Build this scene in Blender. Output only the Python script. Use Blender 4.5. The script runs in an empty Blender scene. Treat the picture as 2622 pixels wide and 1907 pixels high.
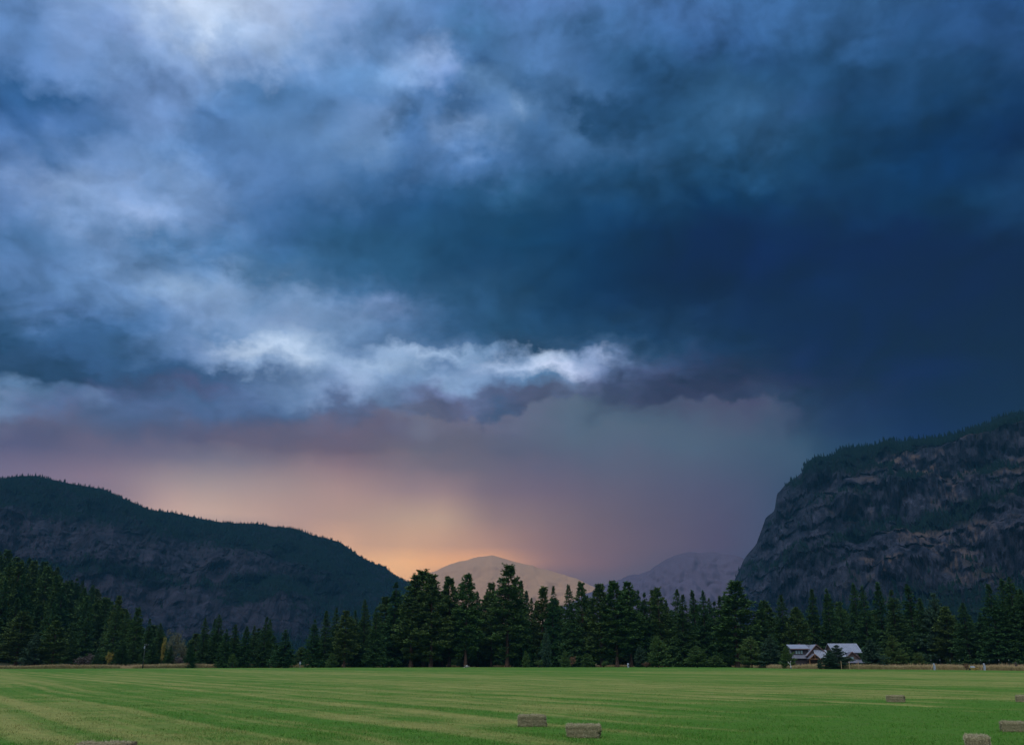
import bpy, bmesh, math, random
import numpy as np
from mathutils import Vector, Matrix

# ------------------------------------------------------------------ camera geometry
W0, H0, F0 = 2622.0, 1907.0, 2400.0          # photograph size and focal length in its pixels
CX, CY, YH = W0 / 2, H0 / 2, 1692.0           # centre and eye-level line
CAMZ = 2.05
PITCH = math.atan((YH - CY) / F0)
EXPO = 0.9
SC = bpy.context.scene
COL = SC.collection


def ray(x, y):
    a, b = x - CX, CY - y
    return np.array([a, F0 * math.cos(PITCH) - b * math.sin(PITCH), F0 * math.sin(PITCH) + b * math.cos(PITCH)])


def azel(x, y):
    d = ray(x, y)
    return math.atan2(d[0], d[1]), math.atan2(d[2], math.hypot(d[0], d[1]))


def pix_of(az, el):
    d = (np.sin(az) * np.cos(el), np.cos(az) * np.cos(el), np.sin(el))
    cp, sp = math.cos(PITCH), math.sin(PITCH)
    f = d[1] * cp + d[2] * sp
    u = -d[1] * sp + d[2] * cp
    return CX + F0 * d[0] / f, CY - F0 * u / f


def at_depth(x, y, depth):
    d = ray(x, y)
    return d * (depth / d[1]) + np.array([0, 0, CAMZ])


def on_ground(x, y, z=0.0):
    d = ray(x, y)
    return d * ((z - CAMZ) / d[2]) + np.array([0, 0, CAMZ])


cam = bpy.data.cameras.new('camera')
cam.sensor_width = 36.0
cam.lens = F0 / W0 * 36.0
cam.clip_start = 0.1
cam.clip_end = 60000
camo = bpy.data.objects.new('camera', cam)
COL.objects.link(camo)
camo.location = (0, 0, CAMZ)
camo.rotation_euler = (math.pi / 2 + PITCH, 0, 0)
SC.camera = camo
SC.view_settings.view_transform = 'Standard'
SC.view_settings.look = 'None'
SC.view_settings.exposure = EXPO
SC.view_settings.gamma = 1.0
SC.view_settings.use_curve_mapping = False
SC.render.engine = 'CYCLES'
SC.cycles.use_denoising = True
SC.cycles.max_bounces = 6
SC.cycles.diffuse_bounces = 3
SC.cycles.volume_bounces = 0
SC.cycles.sample_clamp_indirect = 4.0


def s2l(c):
    c = np.asarray(c, float) / 255.0
    return np.where(c <= 0.04045, c / 12.92, ((c + 0.055) / 1.055) ** 2.4)


# ------------------------------------------------------------------ node helper
class NT:
    def __init__(self, tree):
        self.t = tree
        self.n = tree.nodes
        self.l = tree.links

    def node(self, typ, **kw):
        nd = self.n.new(typ)
        for k, v in kw.items():
            setattr(nd, k, v)
        return nd

    def set(self, sock, v):
        if hasattr(v, 'is_output'):
            self.l.new(v, sock)
        else:
            sock.default_value = v

    def math(self, op, a, b=0.0, c=0.0, clamp=False):
        nd = self.node('ShaderNodeMath', operation=op, use_clamp=clamp)
        self.set(nd.inputs[0], a)
        self.set(nd.inputs[1], b)
        if op in ('MULTIPLY_ADD', 'SMOOTH_MIN', 'SMOOTH_MAX'):
            self.set(nd.inputs[2], c)
        return nd.outputs[0]

    def rng(self, v, a, b, c=0.0, d=1.0, kind='LINEAR'):
        nd = self.node('ShaderNodeMapRange', interpolation_type=kind)
        self.set(nd.inputs[0], v)
        for i, q in enumerate((a, b, c, d)):
            self.set(nd.inputs[1 + i], q)
        return nd.outputs[0]

    def mix(self, f, a, b, blend='MIX'):
        nd = self.node('ShaderNodeMix', data_type='RGBA', blend_type=blend)
        self.set(nd.inputs[0], f)
        for s, v in ((nd.inputs[6], a), (nd.inputs[7], b)):
            self.set(s, v if hasattr(v, 'is_output') else (*v[:3], 1.0))
        return nd.outputs[2]

    def ramp(self, f, stops, interp='LINEAR'):
        nd = self.node('ShaderNodeValToRGB')
        r = nd.color_ramp
        r.interpolation = interp
        while len(r.elements) < len(stops):
            r.elements.new(0.5)
        for e, (p, c) in zip(r.elements, stops):
            e.position = p
        for e, (p, c) in zip(r.elements, stops):
            e.position = p
            e.color = (float(c[0]), float(c[1]), float(c[2]), 1.0)
        self.set(nd.inputs[0], f)
        return nd.outputs[0]

    def noise(self, vec, scale, detail=2.0, rough=0.5, dist=0.0, dim='3D'):
        nd = self.node('ShaderNodeTexNoise', noise_dimensions=dim)
        if vec is not None:
            self.l.new(vec, nd.inputs['Vector'])
        nd.inputs['Scale'].default_value = scale
        nd.inputs['Detail'].default_value = detail
        nd.inputs['Roughness'].default_value = rough
        nd.inputs['Distortion'].default_value = dist
        return nd

    def xyz(self, x, y, z):
        nd = self.node('ShaderNodeCombineXYZ')
        for i, v in enumerate((x, y, z)):
            self.set(nd.inputs[i], v)
        return nd.outputs[0]

    def sep(self, v):
        nd = self.node('ShaderNodeSeparateXYZ')
        self.l.new(v, nd.inputs[0])
        return nd.outputs


# ------------------------------------------------------------------ sky: storm cloud deck, rain curtain and evening glow
# rows of sky colour: photo height -> (photo column, sRGB), used by direction (azimuth, elevation)
SKY = {
    0: [(0, 78, 115, 168), (150, 118, 152, 206), (300, 138, 170, 222), (450, 198, 215, 246), (600, 186, 206, 241), (750, 165, 187, 230), (900, 128, 160, 213), (1050, 95, 135, 190), (1200, 85, 125, 185), (1350, 88, 128, 188), (1500, 75, 115, 170), (1750, 69, 109, 165), (2000, 58, 100, 155), (2200, 52, 95, 145), (2400, 45, 85, 135), (2622, 38, 75, 125)],
    80: [(0, 85, 125, 180), (150, 105, 140, 195), (300, 120, 150, 205), (450, 152, 180, 225), (545, 197, 215, 246), (600, 165, 190, 230), (750, 150, 178, 222), (875, 130, 160, 212), (980, 95, 135, 190), (1050, 95, 130, 185), (1130, 80, 122, 175), (1200, 70, 115, 165), (1350, 80, 120, 175), (1500, 65, 108, 160), (1650, 62, 102, 155), (1750, 62, 102, 160), (2000, 55, 98, 150), (2200, 50, 90, 140), (2400, 42, 80, 130), (2622, 38, 75, 122)],
    160: [(0, 85, 125, 185), (150, 105, 140, 195), (300, 110, 147, 200), (450, 130, 160, 210), (600, 132, 162, 212), (700, 135, 165, 213), (760, 112, 148, 202), (880, 100, 140, 195), (950, 90, 130, 185), (1060, 142, 170, 217), (1110, 140, 165, 212), (1160, 85, 125, 180), (1220, 62, 102, 155), (1300, 75, 115, 165), (1400, 80, 120, 175), (1500, 62, 102, 155), (1600, 48, 90, 135), (1750, 46, 87, 135), (1900, 38, 75, 120), (2100, 38, 78, 120), (2200, 36, 75, 118), (2400, 38, 80, 125), (2622, 36, 72, 118)],
    215: [(0, 58, 102, 157), (100, 55, 100, 155), (180, 66, 108, 163), (260, 98, 132, 186), (450, 108, 142, 196), (560, 112, 147, 198), (620, 80, 123, 178), (750, 85, 128, 183), (825, 105, 143, 196), (900, 95, 138, 190), (980, 110, 150, 200), (1065, 122, 156, 206), (1110, 115, 145, 200), (1180, 95, 135, 185), (1250, 90, 130, 180), (1350, 65, 105, 155), (1450, 75, 115, 165), (1550, 65, 105, 155), (1650, 40, 80, 125), (1750, 38, 80, 122), (1900, 42, 85, 128), (2030, 42, 85, 130), (2120, 30, 68, 108), (2250, 36, 75, 120), (2400, 32, 72, 115), (2622, 30, 65, 110)],
    270: [(0, 58, 100, 157), (150, 62, 105, 160), (230, 80, 118, 173), (350, 108, 142, 196), (450, 108, 143, 197), (560, 95, 133, 187), (630, 75, 118, 173), (720, 88, 128, 182), (820, 82, 124, 178), (900, 85, 125, 180), (980, 85, 125, 180), (1080, 75, 118, 175), (1180, 68, 110, 165), (1250, 80, 120, 175), (1310, 115, 150, 195), (1400, 65, 105, 155), (1470, 45, 85, 130), (1600, 38, 78, 120), (1750, 48, 90, 135), (1850, 58, 100, 145), (1950, 52, 95, 140), (2030, 50, 90, 140), (2150, 34, 72, 115), (2400, 28, 65, 105), (2622, 22, 55, 95)],
    325: [(0, 65, 105, 165), (150, 85, 122, 180), (250, 68, 110, 165), (350, 110, 145, 200), (430, 115, 150, 205), (530, 75, 115, 170), (600, 85, 125, 180), (700, 90, 130, 180), (800, 82, 122, 176), (900, 110, 145, 195), (960, 115, 150, 200), (1040, 62, 105, 160), (1110, 105, 140, 190), (1220, 117, 152, 202), (1300, 80, 120, 170), (1400, 70, 112, 165), (1450, 87, 127, 177), (1500, 38, 78, 120), (1650, 35, 75, 115), (1750, 40, 82, 122), (1950, 48, 88, 132), (2100, 28, 68, 105), (2400, 22, 58, 98), (2622, 15, 48, 88)],
    390: [(0, 92, 128, 183), (100, 75, 115, 170), (250, 95, 130, 185), (400, 110, 148, 200), (500, 90, 130, 185), (700, 88, 128, 185), (850, 95, 135, 185), (960, 98, 138, 188), (1050, 80, 120, 175), (1200, 80, 120, 175), (1350, 62, 102, 152), (1500, 60, 100, 146), (1650, 48, 88, 132), (1750, 35, 75, 115), (1900, 42, 84, 126), (2050, 30, 68, 105), (2400, 20, 54, 94), (2622, 18, 52, 92)],
    465: [(0, 100, 135, 190), (100, 127, 157, 207), (170, 140, 170, 215), (300, 115, 150, 205), (450, 110, 145, 195), (600, 90, 130, 185), (750, 80, 120, 175), (900, 68, 110, 163), (1050, 58, 100, 152), (1200, 50, 96, 143), (1300, 58, 103, 148), (1400, 44, 87, 133), (1500, 39, 80, 123), (1600, 31, 73, 113), (1750, 28, 66, 105), (1900, 34, 75, 115), (2050, 29, 67, 104), (2200, 27, 60, 98), (2400, 20, 52, 92), (2550, 28, 65, 105), (2622, 33, 68, 112)],
    540: [(0, 95, 130, 185), (150, 112, 144, 197), (250, 132, 162, 212), (380, 137, 165, 212), (500, 115, 148, 200), (570, 110, 140, 190), (700, 75, 115, 170), (875, 48, 90, 135), (1050, 38, 80, 125), (1200, 35, 78, 118), (1350, 32, 75, 115), (1500, 28, 68, 108), (1650, 22, 60, 98), (1750, 16, 52, 90), (2000, 18, 52, 92), (2200, 22, 55, 95), (2330, 30, 68, 108), (2430, 10, 45, 82), (2550, 22, 58, 98), (2622, 25, 62, 100)],
    620: [(0, 74, 114, 165), (150, 82, 122, 172), (290, 108, 142, 192), (400, 85, 125, 175), (600, 70, 115, 170), (750, 55, 99, 148), (875, 45, 90, 130), (1050, 40, 85, 125), (1200, 30, 72, 112), (1350, 26, 68, 105), (1500, 22, 60, 98), (1650, 15, 52, 90), (1750, 11, 45, 81), (2000, 20, 53, 92), (2200, 9, 43, 80), (2400, 11, 45, 84), (2622, 9, 42, 79)],
    695: [(0, 82, 120, 172), (150, 88, 125, 178), (300, 100, 135, 185), (450, 112, 148, 198), (550, 115, 148, 195), (650, 75, 118, 165), (750, 62, 105, 150), (875, 50, 93, 136), (1050, 40, 85, 125), (1200, 32, 70, 110), (1350, 30, 70, 108), (1500, 20, 60, 95), (1650, 12, 52, 88), (1750, 6, 44, 81), (1950, 15, 50, 85), (2100, 11, 43, 79), (2300, 18, 48, 82), (2622, 12, 45, 80)],
    745: [(0, 80, 115, 165), (150, 82, 120, 170), (300, 105, 140, 190), (450, 142, 172, 214), (550, 132, 162, 207), (650, 95, 132, 180), (800, 75, 115, 160), (880, 80, 118, 165), (1000, 60, 100, 145), (1150, 42, 82, 120), (1300, 35, 75, 112), (1500, 22, 60, 95), (1650, 10, 50, 85), (1750, 6, 44, 79), (1950, 18, 48, 85), (2150, 22, 55, 92), (2250, 6, 45, 82), (2400, 15, 45, 82), (2622, 12, 42, 80)],
    795: [(0, 60, 98, 143), (150, 83, 120, 173), (300, 80, 118, 170), (400, 95, 130, 180), (500, 120, 150, 198), (600, 132, 162, 208), (700, 137, 164, 210), (800, 132, 162, 207), (900, 118, 148, 193), (1000, 115, 142, 190), (1050, 80, 115, 160), (1150, 52, 92, 135), (1300, 42, 80, 118), (1500, 28, 65, 102), (1650, 20, 52, 92), (1750, 18, 50, 85), (1950, 20, 50, 86), (2200, 14, 47, 84), (2400, 13, 43, 81), (2622, 12, 42, 78)],
    845: [(0, 40, 80, 120), (150, 56, 96, 143), (300, 60, 100, 148), (450, 95, 130, 180), (600, 107, 142, 192), (750, 132, 162, 207), (875, 112, 147, 192), (1000, 85, 122, 170), (1150, 58, 98, 142), (1300, 45, 85, 122), (1450, 35, 72, 112), (1600, 28, 62, 98), (1750, 28, 60, 95), (1950, 23, 53, 89), (2200, 13, 46, 83), (2400, 13, 43, 80), (2622, 12, 42, 78)],
    885: [(0, 52, 85, 125), (150, 52, 92, 138), (300, 55, 95, 140), (400, 80, 118, 168), (500, 112, 142, 192), (600, 168, 192, 227), (700, 195, 214, 241), (780, 200, 217, 243), (850, 140, 168, 210), (900, 112, 142, 187), (1000, 95, 128, 172), (1150, 95, 125, 168), (1250, 62, 95, 135), (1350, 50, 82, 118), (1500, 62, 95, 138), (1620, 50, 80, 118), (1750, 40, 71, 107), (1900, 26, 59, 96), (2100, 18, 48, 85), (2300, 20, 47, 80), (2622, 14, 44, 80)],
    918: [(0, 58, 90, 130), (150, 50, 85, 130), (300, 52, 90, 135), (450, 72, 108, 158), (560, 115, 146, 192), (650, 142, 172, 213), (750, 155, 182, 220), (900, 125, 155, 200), (1000, 155, 182, 220), (1050, 168, 192, 227), (1150, 150, 175, 212), (1250, 113, 143, 183), (1330, 95, 120, 160), (1390, 172, 191, 221), (1430, 126, 149, 186), (1500, 135, 160, 203), (1570, 142, 167, 207), (1620, 78, 106, 146), (1700, 62, 78, 114), (1800, 46, 66, 102), (1950, 28, 57, 92), (2200, 24, 50, 86), (2400, 15, 47, 84), (2622, 11, 43, 80)],
    950: [(0, 50, 85, 130), (150, 42, 75, 115), (300, 45, 80, 122), (450, 50, 85, 130), (600, 75, 105, 150), (750, 105, 135, 180), (880, 155, 182, 219), (950, 162, 187, 222), (1050, 115, 145, 185), (1150, 90, 120, 165), (1250, 125, 150, 190), (1350, 150, 171, 206), (1400, 166, 185, 217), (1470, 148, 168, 207), (1550, 90, 118, 165), (1620, 68, 85, 125), (1700, 58, 72, 105), (1850, 47, 59, 92), (2000, 28, 55, 88), (2200, 30, 52, 88), (2400, 15, 50, 88), (2622, 8, 42, 80)],
    985: [(0, 70, 98, 140), (100, 42, 75, 115), (250, 60, 75, 115), (350, 70, 80, 115), (500, 85, 90, 130), (600, 80, 105, 150), (750, 100, 130, 175), (880, 145, 170, 213), (950, 115, 145, 190), (1050, 110, 140, 185), (1120, 120, 148, 190), (1200, 110, 140, 182), (1270, 85, 115, 160), (1380, 70, 110, 155), (1450, 98, 123, 163), (1530, 83, 96, 133), (1620, 62, 75, 110), (1750, 52, 63, 97), (1850, 45, 55, 88), (1950, 35, 58, 90), (2050, 43, 63, 96), (2200, 28, 50, 85), (2350, 15, 48, 85), (2450, 6, 43, 80), (2622, 10, 45, 82)],
    1020: [(0, 132, 162, 202), (60, 137, 167, 207), (120, 78, 107, 147), (190, 92, 122, 167), (280, 105, 135, 175), (350, 80, 105, 150), (500, 65, 100, 140), (600, 80, 105, 150), (750, 75, 105, 150), (875, 108, 133, 178), (1000, 100, 125, 168), (1080, 92, 108, 150), (1150, 95, 110, 155), (1210, 80, 95, 135), (1300, 70, 82, 120), (1400, 75, 85, 118), (1480, 76, 90, 122), (1550, 74, 92, 120), (1620, 68, 76, 110), (1700, 56, 63, 96), (1800, 49, 62, 94), (1880, 56, 74, 104), (2000, 72, 92, 118), (2050, 42, 62, 92), (2200, 20, 48, 85), (2400, 15, 48, 88), (2622, 12, 48, 85)],
    1050: [(0, 95, 122, 165), (150, 85, 110, 155), (300, 75, 105, 150), (450, 85, 110, 155), (600, 70, 100, 145), (700, 60, 90, 135), (875, 73, 95, 140), (1000, 88, 95, 132), (1080, 96, 105, 135), (1130, 80, 88, 122), (1200, 85, 92, 130), (1260, 60, 86, 128), (1340, 70, 78, 113), (1400, 88, 98, 127), (1500, 85, 110, 132), (1630, 72, 88, 114), (1750, 76, 95, 122), (1900, 80, 95, 123), (1970, 80, 96, 123), (2050, 44, 67, 97), (2200, 18, 52, 90), (2400, 20, 52, 92), (2622, 18, 50, 90)],
    1082: [(0, 105, 110, 140), (150, 90, 98, 130), (300, 75, 98, 140), (400, 68, 95, 138), (520, 85, 98, 130), (600, 72, 88, 130), (750, 70, 86, 125), (880, 98, 98, 128), (980, 95, 92, 120), (1080, 105, 112, 135), (1180, 96, 91, 119), (1210, 92, 85, 115), (1270, 85, 92, 123), (1350, 90, 103, 130), (1500, 85, 106, 131), (1650, 80, 104, 129), (1750, 75, 100, 127), (1900, 79, 94, 122), (1990, 77, 93, 121), (2065, 44, 68, 98), (2200, 26, 58, 96), (2400, 30, 62, 100), (2622, 26, 58, 96)],
    1115: [(0, 85, 92, 128), (150, 73, 83, 119), (200, 102, 99, 125), (300, 78, 88, 122), (450, 87, 92, 126), (600, 100, 98, 123), (750, 96, 96, 123), (880, 102, 97, 122), (1000, 101, 102, 128), (1150, 100, 105, 130), (1300, 95, 105, 132), (1500, 88, 105, 130), (1750, 79, 97, 123), (1900, 77, 94, 122), (2000, 72, 90, 119), (2085, 46, 71, 102), (2200, 34, 66, 103), (2400, 38, 72, 108), (2622, 34, 66, 104)],
    1150: [(0, 85, 92, 132), (200, 100, 100, 130), (400, 105, 105, 135), (600, 105, 108, 135), (750, 110, 108, 130), (880, 108, 98, 122), (1050, 105, 108, 130), (1200, 100, 105, 130), (1400, 92, 102, 130), (1600, 85, 100, 128), (1750, 77, 97, 124), (1950, 70, 92, 122), (2050, 64, 90, 120), (2120, 40, 64, 99), (2250, 42, 75, 108), (2622, 40, 72, 106)],
    1200: [(0, 115, 115, 142), (200, 125, 120, 145), (400, 125, 122, 142), (600, 130, 125, 142), (750, 135, 125, 140), (880, 140, 122, 136), (1050, 125, 115, 132), (1200, 112, 110, 130), (1400, 98, 100, 128), (1600, 90, 98, 125), (1750, 83, 94, 122), (1950, 70, 88, 118), (2080, 66, 88, 117), (2150, 30, 58, 92), (2622, 22, 50, 88)],
    1260: [(0, 145, 130, 148), (300, 162, 144, 151), (400, 180, 160, 159), (600, 167, 147, 152), (750, 160, 140, 145), (880, 168, 142, 143), (1050, 150, 130, 140), (1150, 150, 132, 140), (1250, 120, 110, 128), (1400, 110, 102, 125), (1600, 98, 98, 122), (1750, 85, 92, 120), (1950, 75, 85, 118), (2150, 30, 58, 92), (2622, 22, 50, 88)],
    1330: [(0, 120, 118, 145), (250, 130, 124, 145), (400, 190, 165, 160), (450, 207, 177, 166), (600, 197, 167, 156), (750, 187, 157, 151), (900, 178, 150, 145), (1050, 170, 147, 142), (1150, 173, 152, 145), (1250, 140, 121, 129), (1400, 121, 108, 122), (1600, 98, 95, 118), (1800, 82, 88, 116), (1950, 75, 82, 115), (2150, 30, 58, 92), (2622, 22, 50, 88)],  # from here down, ends hidden behind the mountains are invented to tint the haze
    1400: [(0, 95, 105, 138), (450, 115, 112, 138), (650, 165, 140, 140), (850, 226, 179, 146), (950, 200, 160, 140), (1050, 195, 155, 138), (1150, 190, 152, 138), (1250, 176, 141, 132), (1350, 150, 122, 125), (1500, 118, 102, 118), (1650, 100, 94, 116), (1800, 84, 85, 112), (1950, 76, 80, 110), (2150, 30, 58, 92), (2622, 22, 50, 88)],
    1440: [(0, 85, 98, 135), (500, 95, 102, 132), (750, 150, 130, 132), (900, 242, 190, 142), (1000, 240, 187, 139), (1100, 236, 179, 130), (1200, 234, 176, 127), (1260, 236, 179, 127), (1330, 192, 151, 128), (1420, 150, 120, 120), (1550, 119, 100, 115), (1700, 88, 84, 110), (1900, 74, 75, 107), (2150, 30, 58, 92), (2622, 22, 50, 88)],
    1490: [(0, 80, 95, 132), (600, 88, 98, 130), (850, 170, 140, 128), (1000, 241, 186, 131), (1100, 212, 164, 128), (1200, 203, 157, 125), (1300, 163, 128, 118), (1400, 126, 106, 118), (1600, 92, 87, 111), (1800, 68, 70, 102), (2150, 30, 58, 92), (2622, 22, 50, 88)],
    1550: [(0, 78, 92, 130), (700, 85, 95, 128), (900, 150, 122, 118), (1050, 200, 155, 125), (1200, 140, 112, 114), (1400, 102, 90, 110), (1600, 80, 78, 106), (1900, 62, 66, 99), (2150, 30, 58, 92), (2622, 22, 50, 88)],
    1680: [(0, 75, 90, 128), (900, 95, 95, 118), (1200, 120, 102, 112), (1600, 75, 74, 103), (1900, 60, 64, 98), (2150, 30, 58, 92), (2622, 22, 50, 88)],
}
GX0, GDX, GY0, GDY = 0.0, 262.2, 0.0, 125.0
GAIN = np.array([1.12,1.08,1.11,1.01,0.95,0.93,1.09,1.07,1.06,1.05,1.00,0.98,1.12,1.06,1.07,0.99,0.92,0.94,1.08,0.97,1.00,0.94,0.93,0.95,1.02,0.96,0.98,0.84,0.77,0.79,1.06,1.09,1.24,1.21,1.12,1.13,1.20,1.13,1.11,0.88,0.90,0.94,1.06,1.03,1.03,1.01,1.01,1.01,1.06,1.03,1.05,1.10,1.08,1.10,1.06,1.02,1.10,0.83,0.88,0.94,0.64,0.69,0.75,0.89,0.83,0.92,0.43,0.64,0.78,0.79,0.75,0.78,1.24,1.15,1.13,1.05,1.05,1.07,1.26,1.16,1.16,0.92,0.88,0.88,0.58,0.65,0.71,0.67,0.65,0.66,0.56,0.58,0.65,0.44,0.53,0.60,0.37,0.67,0.84,1.05,1.01,1.06,1.11,1.06,1.08,0.85,0.86,0.91,1.04,0.95,0.93,0.88,0.83,0.85,0.93,0.95,0.98,0.88,0.83,0.86,0.93,0.96,1.00,0.61,0.80,0.86,0.03,0.51,0.79,0.03,0.22,0.51,0.96,0.90,0.91,1.21,1.15,1.13,1.23,1.05,0.99,0.90,0.91,0.97,0.75,0.86,0.94,0.36,0.52,0.56,0.56,0.71,0.77,0.05,0.37,0.46,0.17,0.35,0.52,0.03,0.40,0.52,0.57,0.77,0.85,0.99,0.93,0.94,0.78,0.76,0.77,1.15,1.14,1.15,0.88,0.88,0.93,0.72,0.78,0.81,0.38,0.75,0.87,0.03,0.42,0.65,0.03,0.07,0.51,0.03,0.12,0.61,0.03,0.08,0.51,0.03,0.04,0.37,1.16,1.03,1.03,1.31,1.21,1.19,1.02,0.99,0.97,1.28,1.15,1.11,1.06,0.98,1.00,0.47,0.51,0.56,0.03,0.35,0.60,0.03,0.04,0.27,0.03,0.18,0.54,0.03,0.03,0.39,0.03,0.03,0.33,0.44,0.42,0.49,1.08,0.95,1.00,1.08,1.00,0.97,0.85,0.87,0.90,0.80,0.79,0.82,0.87,1.04,1.13,1.25,1.11,1.07,0.53,0.52,0.66,0.03,0.07,0.36,0.03,0.03,0.35,0.03,0.03,0.24,0.75,0.76,0.76,0.86,0.75,0.80,1.05,0.95,1.02,1.52,1.35,1.27,1.32,1.26,1.24,1.91,1.58,1.40,0.75,0.60,0.65,1.06,0.53,0.61,0.52,0.21,0.50,0.03,0.03,0.36,0.03,0.03,0.19,1.17,0.78,0.80,1.24,0.87,0.80,0.99,0.72,0.74,1.17,0.75,0.66,1.13,0.83,0.69,0.89,0.68,0.65,1.12,0.99,0.88,1.08,0.99,0.88,0.63,0.71,0.67,0.03,0.03,0.36,0.03,0.03,0.19,1.17,0.78,0.80,1.24,0.87,0.80,1.61,1.42,1.12,1.53,1.27,0.97,1.30,1.06,0.89,1.26,0.89,0.79,1.16,0.84,0.78,1.08,0.72,0.74,0.63,0.71,0.67,0.03,0.03,0.36,0.03,0.03,0.19,1.17,0.78,0.80,1.24,0.87,0.80,1.61,1.42,1.12,1.53,1.27,0.97,2.28,1.94,1.15,1.95,1.47,0.90,1.70,0.96,0.67,1.25,0.52,0.59,0.63,0.71,0.67,0.03,0.03,0.36,0.03,0.03,0.19,1.17,0.78,0.80,1.24,0.87,0.80,1.61,1.42,1.12,1.53,1.27,0.97,2.28,1.94,1.15,1.95,1.47,0.90,1.70,0.96,0.67,1.25,0.52,0.59,0.63,0.71,0.67,0.03,0.03,0.36,0.03,0.03,0.19]).reshape(13, 11, 3)
SKY_ROWS = sorted(SKY)
SKY_A = {r: np.array(v, float) for r, v in SKY.items()}


def sky_table(x, y):
    y = min(max(y, SKY_ROWS[0]), SKY_ROWS[-1])
    j = min(max(int(np.searchsorted(SKY_ROWS, y)), 1), len(SKY_ROWS) - 1)
    c = [np.array([np.interp(x, SKY_A[r][:, 0], SKY_A[r][:, k]) for k in (1, 2, 3)]) for r in SKY_ROWS[j - 1:j + 1]]
    v = (y - SKY_ROWS[j - 1]) / (SKY_ROWS[j] - SKY_ROWS[j - 1])
    o = c[0] * (1 - v) + c[1] * v
    return o * np.array([1.0, 1.0, 0.975])


BASE = [(-400, 1090), (0, 1095), (150, 1100), (300, 1112), (450, 1110), (600, 1092), (750, 1088), (900, 1078), (1000, 1058), (1040, 1052), (1100, 1062), (1160, 1080), (1200, 1092), (1250, 1076), (1330, 1062), (1400, 1036), (1480, 1020), (1550, 1018), (1600, 1036), (1640, 1052), (1680, 1036), (1720, 1032), (1780, 1032), (1830, 1022), (1900, 1028), (1960, 1016), (2010, 1010), (2030, 1032), (2060, 1076), (2100, 1120), (2150, 1165), (2300, 1260), (3000, 1300)]


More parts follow.
